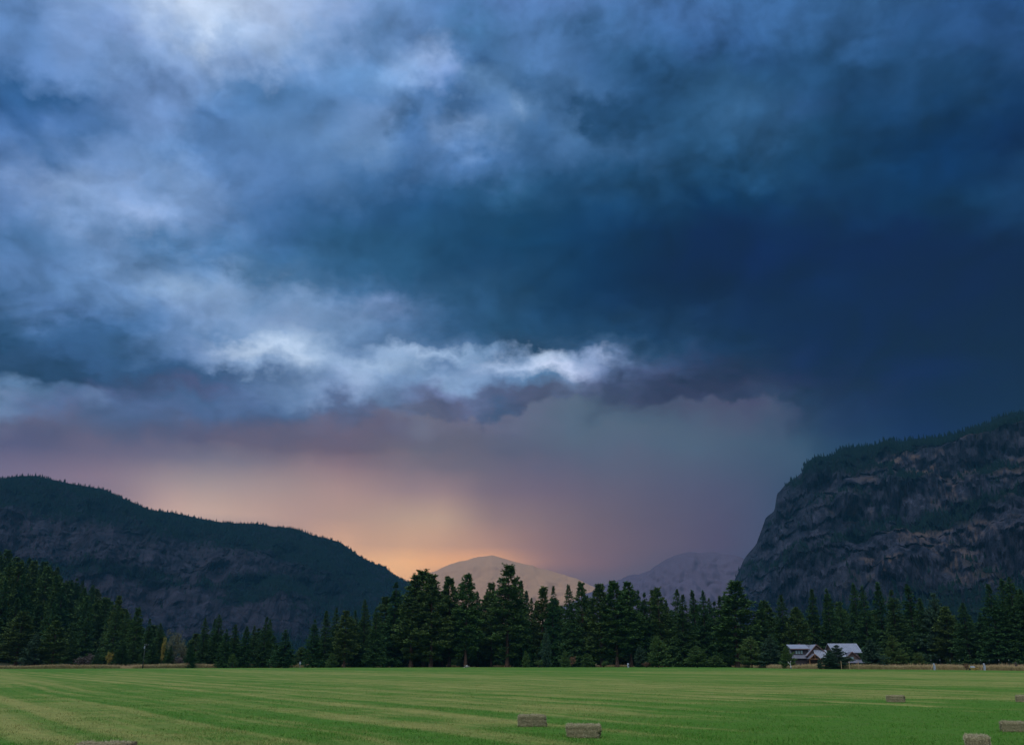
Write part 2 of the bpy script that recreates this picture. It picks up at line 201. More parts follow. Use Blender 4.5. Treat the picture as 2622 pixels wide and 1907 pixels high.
def build_world():
    w = bpy.data.worlds.new('World')
    SC.world = w
    w.use_nodes = True
    t = NT(w.node_tree)
    for n in list(t.n):
        t.n.remove(n)
    out = t.node('ShaderNodeOutputWorld')
    bg = t.node('ShaderNodeBackground')
    t.l.new(bg.outputs[0], out.inputs[0])
    tc = t.node('ShaderNodeTexCoord')
    d = tc.outputs['Generated']
    x, y, z = t.sep(d)
    az = t.math('ARCTAN2', x, y)
    el = t.math('ARCSINE', z)
    DEG = math.radians(1)
    # cloud-deck coordinates: where the view ray meets a flat deck overhead
    k = t.math('DIVIDE', 1.0, t.math('ADD', t.math('MAXIMUM', z, 0.0), 0.16))
    deck = t.xyz(t.math('MULTIPLY', x, k), t.math('MULTIPLY', y, k), 0.37)
    ang = t.xyz(az, t.math('MULTIPLY', el, 1.25), 1.7)
    n1 = t.noise(deck, 2.6, 6, 0.56)
    n2 = t.noise(ang, 19.0, 6, 0.60)
    s1, s2 = t.sep(n1.outputs['Color']), t.sep(n2.outputs['Color'])
    incloud = t.rng(el, 9.5 * DEG, 15.0 * DEG, 0.03, 1.0, 'SMOOTHSTEP')
    dv = t.math('ADD', t.math('MULTIPLY', t.math('SUBTRACT', s1[0], 0.5), 3.4 * DEG), t.math('MULTIPLY', t.math('SUBTRACT', s2[0], 0.5), 4.4 * DEG))
    du = t.math('ADD', t.math('MULTIPLY', t.math('SUBTRACT', s1[1], 0.5), 4.4 * DEG), t.math('MULTIPLY', t.math('SUBTRACT', s2[1], 0.5), 5.0 * DEG))
    elw = t.math('MULTIPLY_ADD', dv, incloud, el)
    azw = t.math('MULTIPLY_ADD', du, incloud, az)
    AZ = 32.0 * DEG
    u = t.rng(azw, -AZ, AZ, 0.0, 1.0)
    ul = t.math('MULTIPLY', u, 2.0, clamp=True)
    ur = t.math('SUBTRACT', t.math('MULTIPLY', u, 2.0), 1.0, clamp=True)
    half = t.math('GREATER_THAN', u, 0.5)
    g = 2.0 ** EXPO
    NS = 32

    def sky_layer(rows, shift):
        """one sheet of sky as stacked elevations; shift limits the colours to above or below the cloud base"""
        col = prev = None
        for r in rows:
            e = azel(CX, r)[1] if r > -1 else math.radians(48)
            gt = bpy.data.node_groups.new('sky_row', 'ShaderNodeTree')
            for nm in ('left', 'right', 'half'):
                gt.interface.new_socket(nm, in_out='INPUT', socket_type='NodeSocketFloat')
            gt.interface.new_socket('Color', in_out='OUTPUT', socket_type='NodeSocketColor')
            q = NT(gt)
            gi, go = q.node('NodeGroupInput'), q.node('NodeGroupOutput')
            ramps = []
            for h in (0, 1):
                st = []
                for j in range(NS):
                    p = j / (NS - 1)
                    a = -AZ + AZ * (h + p)
                    px, py = pix_of(a, e)
                    py = shift(px, py)
                    c = s2l(sky_table(px, py))
                    mean = np.mean([s2l(sky_table(px + dx, shift(px + dx, py + dy))) for dx, dy in ((-130, 0), (130, 0), (0, -70), (0, 70), (-90, -50), (90, 50), (90, -50), (-90, 50))], 0)
                    lc, lm = c @ LUM, mean @ LUM
                    c = c * max(1 + 0.32 * (lc - lm) / lc, 0.3)
                    st.append((p, c / g * SKYBOOST(a, e)))
                ramps.append(q.ramp(gi.outputs[h], st))
            q.l.new(q.mix(gi.outputs[2], ramps[0], ramps[1]), go.inputs[0])
            gn = t.node('ShaderNodeGroup', node_tree=gt)
            for k_, v_ in enumerate((ul, ur, half)):
                t.l.new(v_, gn.inputs[k_])
            row = gn.outputs[0]
            col = row if col is None else t.mix(t.rng(elw, prev, e), col, row)
            prev = e
        return col

    LUM = np.array([0.21, 0.72, 0.07])
    bx, by = [q[0] for q in BASE], [q[1] for q in BASE]
    cloud = sky_layer([r for r in SKY_ROWS[::-1] if r <= 1200] + [-1], lambda x_, y_: min(y_, np.interp(x_, bx, by) - 16))
    curtain = sky_layer([r for r in SKY_ROWS[::-1] if r >= 985], lambda x_, y_: max(y_, np.interp(x_, bx, by) + 22))
    # the ragged cloud base: its elevation along the horizon, torn by noise
    def base_curve(h):
        st = []
        for j in range(NS):
            a = -AZ + AZ * (h + j / (NS - 1))
            px = CX + F0 * math.cos(PITCH) * math.tan(a) * 0.965
            for _ in range(6):
                yb = np.interp(px, bx, by)
                px += (a - azel(px, yb)[0]) * F0 * 0.9
            e = azel(px, np.interp(px, bx, by))[1]
            st.append((j / (NS - 1), [e / math.radians(30), np.interp(px, [0, 900, 1050, 1950, 2080, 2300], [0.6, 0.5, 0.19, 0.19, 0.35, 0.8]), 0]))
        return st
    bc = t.mix(half, t.ramp(ul, base_curve(0)), t.ramp(ur, base_curve(1)))
    bsep = t.node('ShaderNodeSeparateColor')
    t.l.new(bc, bsep.inputs[0])
    tear = t.noise(t.xyz(az, t.math('MULTIPLY', el, 0.8), 5.0), 26.0, 6, 0.62)
    eb = t.math('SUBTRACT', t.math('MULTIPLY_ADD', t.math('SUBTRACT', tear.outputs[0], 0.5), 3.2 * DEG, el), t.math('MULTIPLY', bsep.outputs[0], math.radians(30)))
    soft = t.math('MULTIPLY', bsep.outputs[1], 1.3 * DEG)
    above = t.rng(eb, t.math('MULTIPLY', soft, -1.0), soft, 0.0, 1.0, 'SMOOTHSTEP')
    col = t.mix(above, curtain, cloud)
    # overhead and behind the camera the deck goes on, plain and paler
    zen = s2l((150, 174, 212)) / g
    side = t.ramp(t.rng(el, 0.0, math.pi / 2), [(0.0, s2l((120, 125, 150)) / g), (0.16, s2l((105, 125, 160)) / g), (0.4, s2l((105, 135, 180)) / g), (1.0, zen)])
    behind = t.rng(t.math('ABSOLUTE', az), 50 * DEG, 120 * DEG, 0, 1, 'SMOOTHSTEP')
    col = t.mix(behind, col, side)
    up = t.rng(el, 42 * DEG, 75 * DEG, 0, 1, 'SMOOTHSTEP')
    col = t.mix(up, col, zen)
    # billows: finer light and dark in the deck, faint vertical curtains in the rain below it
    wv = t.node('ShaderNodeVectorMath', operation='SCALE')
    t.l.new(n1.outputs['Color'], wv.inputs[0])
    wv.inputs['Scale'].default_value = 0.16
    pv = t.node('ShaderNodeVectorMath', operation='ADD')
    t.l.new(ang, pv.inputs[0])
    t.l.new(wv.outputs[0], pv.inputs[1])
    lt = t.node('ShaderNodeVectorMath', operation='ADD')
    t.l.new(pv.outputs[0], lt.inputs[0])
    lt.inputs[1].default_value = (-0.012, 0.028, 0.0)
    n3 = t.noise(pv.outputs[0], 16.0, 7, 0.55)
    n4 = t.noise(lt.outputs[0], 16.0, 6, 0.55)
    relief = t.math('SUBTRACT', n3.outputs[0], n4.outputs[0])
    calm = t.noise(ang, 4.5, 2, 0.5)
    lively = t.rng(calm.outputs[0], 0.36, 0.62, 0.6, 1.15, 'SMOOTHSTEP')
    # rounded heads: cells pushed about by the noise, lit from above
    heads = []
    for src in (pv, lt):
        dis = t.node('ShaderNodeVectorMath', operation='SCALE')
        t.l.new(n2.outputs['Color'], dis.inputs[0])
        dis.inputs['Scale'].default_value = 0.11
        ps = t.node('ShaderNodeVectorMath', operation='ADD')
        t.l.new(src.outputs[0], ps.inputs[0])
        t.l.new(dis.outputs[0], ps.inputs[1])
        vo = t.node('ShaderNodeTexVoronoi', voronoi_dimensions='2D', feature='SMOOTH_F1')
        t.l.new(ps.outputs[0], vo.inputs['Vector'])
        vo.inputs['Scale'].default_value = 13.0
        vo.inputs['Smoothness'].default_value = 0.35
        heads.append(vo.outputs['Distance'])
    puff = t.math('SUBTRACT', heads[1], heads[0])
    bil = t.math('ADD', t.math('MULTIPLY', t.math('SUBTRACT', n3.outputs[0], 0.5), 0.22), t.math('MULTIPLY', relief, 1.0))
    bil = t.math('MULTIPLY_ADD', puff, 0.30, bil)
    bil = t.math('MULTIPLY', bil, lively)
    bw = t.node('ShaderNodeRGBToBW')
    t.l.new(col, bw.inputs[0])
    bil = t.math('MULTIPLY', bil, t.rng(bw.outputs[0], 0.02, 0.22, 1.35, 0.6))
    bil = t.math('MULTIPLY_ADD', bil, t.math('MULTIPLY', incloud, above), 1.0)
    rain = t.noise(t.xyz(t.math('MULTIPLY', az, 17.0), t.math('MULTIPLY', el, 5.0), 0.4), 1.0, 2, 0.5)
    rb = t.math('MULTIPLY', t.math('SUBTRACT', rain.outputs[0], 0.5), t.math('MULTIPLY', t.math('SUBTRACT', 1.0, above), 0.20))
    bil = t.math('ADD', bil, rb)
    bm = t.node('ShaderNodeVectorMath', operation='SCALE')
    t.l.new(col, bm.inputs[0])
    t.l.new(bil, bm.inputs['Scale'])
    # a trace of clear sky light filtering through the overcast
    sky = t.node('ShaderNodeTexSky')
    sky.sky_type = 'NISHITA'
    sky.sun_disc = False
    sky.sun_elevation = SUN_EL
    sky.sun_rotation = SUN_AZ
    sk = t.node('ShaderNodeVectorMath', operation='SCALE')
    t.l.new(sky.outputs[0], sk.inputs[0])
    sk.inputs['Scale'].default_value = 0.0008
    ad = t.node('ShaderNodeVectorMath', operation='ADD')
    t.l.new(bm.outputs[0], ad.inputs[0])
    t.l.new(sk.outputs[0], ad.inputs[1])
    t.l.new(ad.outputs[0], bg.inputs[0])
    bg.inputs[1].default_value = 1.0
    w.cycles.sampling_method = 'MANUAL'
    w.cycles.sample_map_resolution = 512


SUN_EL, SUN_AZ = math.radians(58), math.radians(205)   # azimuth clockwise from +Y: behind the camera, a little to the left


def SKYBOOST(a, e):
    """what the haze in front takes from (and lends to) the sky, as a gain per direction"""
    x, y = pix_of(a, e)
    i = np.clip((x - GX0) / GDX, 0, GAIN.shape[1] - 1.001)
    j = np.clip((y - GY0) / GDY, 0, GAIN.shape[0] - 1.001)
    i0, j0 = int(i), int(j)
    u, v = i - i0, j - j0
    return (GAIN[j0, i0] * (1 - u) + GAIN[j0, i0 + 1] * u) * (1 - v) + (GAIN[j0 + 1, i0] * (1 - u) + GAIN[j0 + 1, i0 + 1] * u) * v


build_world()
sun = bpy.data.lights.new('sun', 'SUN')
sun.energy = 1.5
sun.angle = math.radians(70)
sun.color = (0.93, 0.97, 1.0)
suno = bpy.data.objects.new('sun', sun)
COL.objects.link(suno)
sd = Vector((math.sin(SUN_AZ) * math.cos(SUN_EL), math.cos(SUN_AZ) * math.cos(SUN_EL), math.sin(SUN_EL)))
suno.rotation_euler = sd.to_track_quat('Z', 'Y').to_euler()
suno.location = (0, -40, 120)
# ------------------------------------------------------------------ object helpers
RNG = np.random.default_rng(11)
random.seed(7)


def tag(o, label=None, cat=None, group=None, kind=None):
    for k, v in (('label', label), ('category', cat), ('group', group), ('kind', kind)):
        if v:
            o[k] = v
    return o


def mesh_np(name, verts, faces, mats=(), smooth=False, attrs=None):
    """faces: (n,3) or (n,4) int array, or a list of such arrays"""
    fl = faces if isinstance(faces, list) else [faces]
    fl = [np.asarray(f, np.int32) for f in fl if len(f)]
    me = bpy.data.meshes.new(name)
    verts = np.asarray(verts, np.float32)
    me.vertices.add(len(verts))
    me.vertices.foreach_set('co', verts.ravel())
    idx = np.concatenate([f.ravel() for f in fl])
    tot = np.concatenate([np.full(len(f), f.shape[1], np.int32) for f in fl])
    st = np.concatenate([[0], np.cumsum(tot)[:-1]]).astype(np.int32)
    me.loops.add(len(idx))
    me.loops.foreach_set('vertex_index', idx)
    me.polygons.add(len(tot))
    me.polygons.foreach_set('loop_start', st)
    me.polygons.foreach_set('loop_total', tot)
    me.polygons.foreach_set('use_smooth', np.full(len(tot), smooth, bool))
    for k, v in (attrs or {}).items():
        a = me.attributes.new(k, 'FLOAT', 'POINT')
        a.data.foreach_set('value', np.asarray(v, np.float32))
    me.update(calc_edges=True)
    for m in mats:
        me.materials.append(m)
    return me


def link(name, me, parent=None, loc=None):
    o = bpy.data.objects.new(name, me)
    COL.objects.link(o)
    if parent:
        o.parent = parent
    if loc is not None:
        o.location = loc
    return o


class MB:
    """collects boxes, prisms and tubes into one mesh"""
    def __init__(self):
        self.v, self.f = [], []

    def add(self, vs, fs):
        b = len(self.v)
        self.v += [tuple(map(float, p)) for p in vs]
        self.f += [tuple(b + i for i in f) for f in fs]

    def box(self, a, b):
        x0, y0, z0 = a
        x1, y1, z1 = b
        self.add([(x0, y0, z0), (x1, y0, z0), (x1, y1, z0), (x0, y1, z0), (x0, y0, z1), (x1, y0, z1), (x1, y1, z1), (x0, y1, z1)],
                 [(0, 3, 2, 1), (4, 5, 6, 7), (0, 1, 5, 4), (1, 2, 6, 5), (2, 3, 7, 6), (3, 0, 4, 7)])

    def slab(self, quad, th):
        """a quad (4 points) thickened downwards"""
        q = [Vector(p) for p in quad]
        n = (q[1] - q[0]).cross(q[3] - q[0]).normalized()
        if n.z < 0:
            n = -n
        lo = [p - n * th for p in q]
        self.add(q + lo, [(0, 1, 2, 3), (7, 6, 5, 4), (0, 4, 5, 1), (1, 5, 6, 2), (2, 6, 7, 3), (3, 7, 4, 0)])

    def tube(self, p, q, r0, r1=None, n=6):
        p, q = Vector(p), Vector(q)
        r1 = r0 if r1 is None else r1
        d = (q - p).normalized()
        a = d.orthogonal().normalized()
        b = d.cross(a)
        vs = []
        for c, r in ((p, r0), (q, r1)):
            for i in range(n):
                t_ = 2 * math.pi * i / n
                vs.append(c + (a * math.cos(t_) + b * math.sin(t_)) * r)
        self.add(vs, [(i, (i + 1) % n, n + (i + 1) % n, n + i) for i in range(n)] + [tuple(range(n))[::-1], tuple(range(n, 2 * n))])

    def build(self, name, mat, parent=None, smooth=False):
        me = bpy.data.meshes.new(name)
        me.from_pydata(self.v, [], self.f)
        bm = bmesh.new()
        bm.from_mesh(me)
        bmesh.ops.recalc_face_normals(bm, faces=bm.faces)
        bm.to_mesh(me)
        bm.free()
        for p in me.polygons:
            p.use_smooth = smooth
        me.materials.append(mat)
        return link(name, me, parent)


def empty(name, loc, rz=0.0):
    o = bpy.data.objects.new(name, None)
    COL.objects.link(o)
    o.location = loc
    o.rotation_euler = (0, 0, rz)
    o.empty_display_size = 0.5
    return o


def material(name, fn, rough=0.9, spec=0.2):
    m = bpy.data.materials.new(name)
    m.use_nodes = True
    t = NT(m.node_tree)
    b = m.node_tree.nodes['Principled BSDF']
    b.inputs['Roughness'].default_value = rough
    b.inputs['Specular IOR Level'].default_value = spec
    fn(t, b)
    return m


def flat(name, c, var=0.25, scale=3.0, rough=0.85, spec=0.2, metal=0.0, bump=0.0):
    def fn(t, b):
        tc = t.node('ShaderNodeTexCoord')
        n = t.noise(tc.outputs['Object'], scale, 4, 0.6)
        c0 = [v * (1 - var) for v in c]
        c1 = [v * (1 + var) for v in c]
        t.l.new(t.mix(t.rng(n.outputs[0], 0.3, 0.7), c0, c1), b.inputs['Base Color'])
        b.inputs['Metallic'].default_value = metal
        if bump:
            bp = t.node('ShaderNodeBump')
            bp.inputs['Strength'].default_value = bump
            t.l.new(n.outputs[0], bp.inputs['Height'])
            t.l.new(bp.outputs[0], b.inputs['Normal'])
    return material(name, fn, rough, spec)


# ------------------------------------------------------------------ value noise in numpy
class PN:
    def __init__(self, seed):
        r = np.random.default_rng(seed)
        self.p = np.concatenate([r.permutation(256)] * 3)
        a = r.uniform(0, 2 * np.pi, 256)
        self.g = np.stack([np.cos(a), np.sin(a)], 1)

    def n(self, x, y):
        xi, yi = np.floor(x).astype(int), np.floor(y).astype(int)
        xf, yf = x - xi, y - yi
        u, v = xf * xf * xf * (xf * (xf * 6 - 15) + 10), yf * yf * yf * (yf * (yf * 6 - 15) + 10)
        xi &= 255
        yi &= 255

        def h(i, j, a, b):
            g = self.g[self.p[self.p[i & 255] + (j & 255)]]
            return g[..., 0] * a + g[..., 1] * b
        a = h(xi, yi, xf, yf)
        b = h(xi + 1, yi, xf - 1, yf)
        c = h(xi, yi + 1, xf, yf - 1)
        d = h(xi + 1, yi + 1, xf - 1, yf - 1)
        return (a + u * (b - a) + v * ((c + u * (d - c)) - (a + u * (b - a)))) * 1.5

    def fbm(self, x, y, o=5, gain=0.5):
        s, a = 0.0, 1.0
        for _ in range(o):
            s = s + a * self.n(x, y)
            x, y, a = x * 2.03 + 17.3, y * 2.03 + 5.1, a * gain
        return s

    def ridged(self, x, y, o=5, gain=0.5):
        s, a = 0.0, 1.0
        for _ in range(o):
            s = s + a * (1 - 2 * np.abs(self.n(x, y)))
            x, y, a = x * 2.03 + 31.7, y * 2.03 + 9.4, a * gain
        return s


# ------------------------------------------------------------------ field edge: photo column -> distance of the mown field's far edge
EDGE = [(-900, 1716), (0, 1711.5), (350, 1710.5), (700, 1708.5), (1000, 1707.2), (1300, 1706.8), (1600, 1706.4), (1880, 1707), (1950, 1709.5), (2020, 1711), (2100, 1712), (2400, 1714), (2622, 1716.5), (3500, 1722)]
_ep = np.array([on_ground(x, y)[:2] for x, y in EDGE])
_ea = np.arctan2(_ep[:, 0], _ep[:, 1])
_er = np.hypot(_ep[:, 0], _ep[:, 1])


def edge_r(az):
    return np.interp(az, _ea, _er)


def ground_z(x, y):
    """valley floor; beyond the field's far right corner it drops to a lower terrace"""
    az, r = np.arctan2(x, y), np.hypot(x, y)
    drop = np.clip((az - math.radians(13.5)) / math.radians(3), 0, 1)
    s = np.clip((r - edge_r(az) - 26) / 22, 0, 1)
    return -1.6 * drop * s * s * (3 - 2 * s)


def stripe_fac(t):
    """mowing rows: nodes shared by the field sheet and the grass that stands on it; 0 = green regrowth, 1 = dry stubble"""
    geo = t.node('ShaderNodeNewGeometry')
    x, y, _ = t.sep(geo.outputs['Position'])
    wob = t.noise(t.xyz(x, y, 0.0), 0.018, 2, 0.5)
    w = t.math('MULTIPLY', t.math('SUBTRACT', wob.outputs[0], 0.5), 5.0)
    s = t.math('ADD', t.math('ADD', t.math('MULTIPLY', x, 0.845), t.math('MULTIPLY', y, 0.535)), w)
    l = t.math('ADD', t.math('MULTIPLY', x, -0.535), t.math('MULTIPLY', y, 0.845))
    n1 = t.noise(t.xyz(t.math('MULTIPLY', s, 0.62), t.math('MULTIPLY', l, 0.012), 1.0), 1.0, 4, 0.6)
    n2 = t.noise(t.xyz(t.math('MULTIPLY', s, 0.055), t.math('MULTIPLY', l, 0.006), 4.0), 1.0, 2, 0.5)
    n3 = t.noise(t.xyz(x, y, 9.0), 0.22, 5, 0.62)
    v = t.math('ADD', t.math('ADD', t.math('MULTIPLY', n1.outputs[0], 1.0), t.math('MULTIPLY', n2.outputs[0], 0.6)), t.math('MULTIPLY', n3.outputs[0], 0.45))
    # the corner nearest the bales has regrown greenest
    reg = t.rng(t.math('ADD', t.math('MULTIPLY', x, 1.0), t.math('MULTIPLY', y, -0.42)), -16.0, -2.0, 0.0, 1.0, 'SMOOTHSTEP')
    near = t.rng(t.math('ADD', y, t.math('MULTIPLY', t.math('SUBTRACT', n3.outputs[0], 0.5), 40.0)), 28.0, 66.0, 1.0, 0.0, 'SMOOTHSTEP')
    v = t.math('SUBTRACT', v, t.math('MULTIPLY', t.math('MULTIPLY', reg, near), 0.30))
    # a darker green band along the far side of the field
    v = t.math('SUBTRACT', v, t.rng(y, 150.0, 240.0, 0.0, 0.13, 'SMOOTHSTEP'))
    return t.rng(v, 0.84, 1.20, 0.0, 1.0, 'SMOOTHSTEP'), geo, n3


def field_mat():
    def fn(t, b):
        f, geo, n3 = stripe_fac(t)
        fine = t.noise(geo.outputs['Position'], 5.0, 6, 0.7)
        mid = t.noise(geo.outputs['Position'], 0.9, 5, 0.65)
        c = t.mix(f, (0.056, 0.148, 0.016), (0.250, 0.238, 0.070))
        c = t.mix(t.rng(mid.outputs[0], 0.35, 0.7, 0, 0.5), c, (0.062, 0.112, 0.026))
        c = t.mix(t.rng(fine.outputs[0], 0.5, 0.75, 0, 0.5), c, (0.17, 0.175, 0.065))
        c = t.mix(t.rng(fine.outputs[0], 0.48, 0.28, 0, 0.5), c, (0.020, 0.045, 0.012))
        t.l.new(c, b.inputs['Base Color'])
        bp = t.node('ShaderNodeBump')
        bp.inputs['Strength'].default_value = 0.6
        bp.inputs['Distance'].default_value = 0.06
        t.l.new(fine.outputs[0], bp.inputs['Height'])
        t.l.new(bp.outputs[0], b.inputs['Normal'])
    return material('mown_hay_field', fn, 0.95, 0.05)


def grass_mat():
    def fn(t, b):
        f, geo, n3 = stripe_fac(t)
        at = t.node('ShaderNodeAttribute', attribute_name='rnd')
        r = at.outputs['Fac']
        f2 = t.math('ADD', f, t.math('MULTIPLY', t.math('SUBTRACT', r, 0.5), 0.7), clamp=True)
        c = t.mix(f2, (0.048, 0.152, 0.014), (0.31, 0.28, 0.095))
        t.l.new(c, b.inputs['Base Color'])
    return material('stubble_grass', fn, 0.9, 0.1)


def dry_mat(name, c0, c1, c2):
    def fn(t, b):
        at = t.node('ShaderNodeAttribute', attribute_name='rnd')
        geo = t.node('ShaderNodeNewGeometry')
        n = t.noise(geo.outputs['Position'], 0.08, 3, 0.6)
        c = t.mix(t.rng(n.outputs[0], 0.38, 0.62), c0, c1)
        c = t.mix(t.math('MULTIPLY', at.outputs['Fac'], 0.6), c, c2)
        t.l.new(c, b.inputs['Base Color'])
    return material(name, fn, 0.95, 0.05)


M_FIELD = field_mat()
M_GRASS = grass_mat()
M_DRY = dry_mat('dry_grass', (0.36, 0.245, 0.13), (0.28, 0.215, 0.10), (0.46, 0.34, 0.18))


def build_ground():
    def grnd(t, b):
        geo = t.node('ShaderNodeNewGeometry')
        n = t.noise(geo.outputs['Position'], 0.05, 5, 0.6)
        t.l.new(t.mix(n.outputs[0], (0.10, 0.085, 0.040), (0.25, 0.175, 0.090)), b.inputs['Base Color'])
    m = material('valley_floor', grnd, 1.0, 0.05)
    xs = np.concatenate([np.linspace(-13000, -420, 30), np.linspace(-400, 400, 121), np.linspace(420, 13000, 30)])
    ys = np.concatenate([np.linspace(-2000, -20, 8), np.linspace(0, 700, 141), np.linspace(720, 13000, 30)])
    X, Y = np.meshgrid(xs, ys, indexing='ij')
    Z = ground_z(X, Y) - 0.02
    nx, ny = X.shape
    i = np.arange(nx * ny).reshape(nx, ny)
    f = np.stack([i[:-1, :-1], i[1:, :-1], i[1:, 1:], i[:-1, 1:]], -1).reshape(-1, 4)
    o = link('ground', mesh_np('ground', np.stack([X, Y, Z], -1).reshape(-1, 3), f, [m], True))
    tag(o, 'dry valley floor beyond the mown field, under the trees', 'ground', kind='structure')
    # the mown field lies on it as a sheet of its own, gently uneven
    az = np.radians(np.linspace(-75, 75, 301))
    tt = np.concatenate([np.linspace(0, 0.3, 70), np.linspace(0.31, 1, 60)])
    A, T = np.meshgrid(az, tt, indexing='ij')
    R = 3 + (edge_r(A) - 3) * T
    X, Y = R * np.sin(A), R * np.cos(A)
    pn = PN(3)
    Z = 0.07 + 0.05 * pn.fbm(X * 0.11, Y * 0.11, 4) + 0.05 * pn.fbm(X * 0.02 + 5, Y * 0.02, 3)
    Z *= np.clip((1.02 - T) / 0.1, 0, 1)
    Z = np.maximum(Z, 0.0) + 0.004
    nx, ny = X.shape
    i = np.arange(nx * ny).reshape(nx, ny)
    f = np.stack([i[:-1, :-1], i[:-1, 1:], i[1:, 1:], i[1:, :-1]], -1).reshape(-1, 4)
    o = link('field', mesh_np('field', np.stack([X, Y, Z], -1).reshape(-1, 3), f, [M_FIELD], True))
    tag(o, 'mown green hay field with pale cut rows', 'field', kind='structure')
    return pn


PNF = build_ground()


def field_z(x, y):
    return np.maximum(0.07 + 0.05 * PNF.fbm(x * 0.11, y * 0.11, 4) + 0.05 * PNF.fbm(x * 0.02 + 5, y * 0.02, 3), 0) + 0.004


def blades(n, x, y, z, h, w, lean, name, mat, rnd):
    """n grass blades, each one thin triangle"""
    a = RNG.uniform(0, 2 * np.pi, n)
    b = RNG.uniform(0, 2 * np.pi, n)
    base = np.stack([x, y, z - 0.01], 1)
    wv = np.stack([np.cos(a) * w, np.sin(a) * w, np.zeros(n)], 1) * 0.5
    tip = base + np.stack([np.cos(b) * lean * h, np.sin(b) * lean * h, h], 1)
    v = np.stack([base - wv, base + wv, tip], 1).reshape(-1, 3)
    f = np.arange(3 * n).reshape(-1, 3)
    return link(name, mesh_np(name, v, f, [mat], False, {'rnd': np.repeat(rnd, 3)}))


def build_grass():
    n = 330000
    az = RNG.uniform(-33, 33, n) * math.pi / 180
    r = 15.5 / (1 - RNG.uniform(0, 1, n) * (1 - 15.5 / 105))          # even in apparent depth
    x, y = r * np.sin(az), r * np.cos(az)
    pn = PN(8)
    tuft = pn.fbm(x * 0.5, y * 0.5, 3)
    h = RNG.uniform(0.025, 0.075, n) * (1 + 0.7 * np.clip(tuft, -0.6, 1.2))
    tall = RNG.uniform(0, 1, n) < 0.006
    h[tall] *= 2.0
    o = blades(n, x, y, field_z(x, y), h, RNG.uniform(0.008, 0.018, n) * (0.7 + r / 60), RNG.uniform(0.1, 0.9, n), 'grass', M_GRASS, RNG.uniform(0, 1, n))
    tag(o, 'short mown grass and stubble across the near field', 'grass', kind='stuff')


def build_dry_strip():
    n = 190000
    az = RNG.uniform(-34, 34, n) * math.pi / 180
    px, _ = pix_of(az, 0.0)
    wide = np.interp(px, [0, 250, 420, 700, 1000, 1600, 1900, 2050, 2622], [10, 12, 20, 22, 16, 14, 22, 34, 40])
    tallm = np.interp(px, [0, 200, 420, 560, 700, 900, 1300, 1650, 1900, 2100, 2622], [1.1, 1.2, 1.5, 1.2, 1.3, 1.0, 0.6, 0.6, 1.0, 1.35, 1.45])
    r = edge_r(az) + RNG.uniform(-0.6, 1, n) * wide * RNG.uniform(0.2, 1, n)
    r = np.maximum(r, edge_r(az) - 0.8)
    x, y = r * np.sin(az), r * np.cos(az)
    pn = PN(21)
    cl = pn.fbm(x * 0.06, y * 0.06, 3)
    keep = cl > np.interp(px, [0, 900, 1000, 1700, 1900, 1960, 2622], [-0.6, -0.45, 0.0, 0.05, -0.4, -2.0, -2.0])
    h = RNG.uniform(0.35, 1.0, n) * tallm * np.clip(1 + 0.6 * cl, 0.4, 1.6)
    x, y, h = x[keep], y[keep], h[keep]
    n = len(x)
    o = blades(n, x, y, ground_z(x, y), h, RNG.uniform(0.08, 0.20, n), RNG.uniform(0.05, 0.5, n), 'dry_grass', M_DRY, RNG.uniform(0, 1, n))
    tag(o, 'tall tan dry grass along the far edge of the field', 'grass', kind='stuff')


build_grass()
build_dry_strip()
# ------------------------------------------------------------------ mountains
def rock_mat(name, rock_a, rock_b, soil, dry, pale=2.2, bump=1.0):
    def fn(t, b):
        geo = t.node('ShaderNodeNewGeometry')
        P = geo.outputs['Position']
        fo = t.node('ShaderNodeAttribute', attribute_name='forest').outputs['Fac']
        dr = t.node('ShaderNodeAttribute', attribute_name='dry').outputs['Fac']
        x, y, z = t.sep(P)
        n1 = t.noise(P, 0.012, 6, 0.65)
        n2 = t.noise(t.xyz(x, y, t.math('MULTIPLY', z, 0.7)), 0.035, 6, 0.72)
        c = t.mix(t.rng(n2.outputs[0], 0.40, 0.60), rock_a, rock_b)
        c = t.mix(t.rng(n2.outputs[0], 0.62, 0.74), c, [v * pale for v in rock_b])
        c = t.mix(t.math('MULTIPLY', dr, t.rng(n1.outputs[0], 0.35, 0.6)), c, dry)
        c = t.mix(t.math('MULTIPLY', fo, t.rng(n1.outputs[0], 0.3, 0.5, 0.6, 1.0)), c, soil)
        t.l.new(c, b.inputs['Base Color'])
        bp = t.node('ShaderNodeBump')
        bp.inputs['Strength'].default_value = bump
        bp.inputs['Distance'].default_value = 14.0
        t.l.new(n2.outputs[0], bp.inputs['Height'])
        t.l.new(bp.outputs[0], b.inputs['Normal'])
    return material(name, fn, 1.0, 0.05)


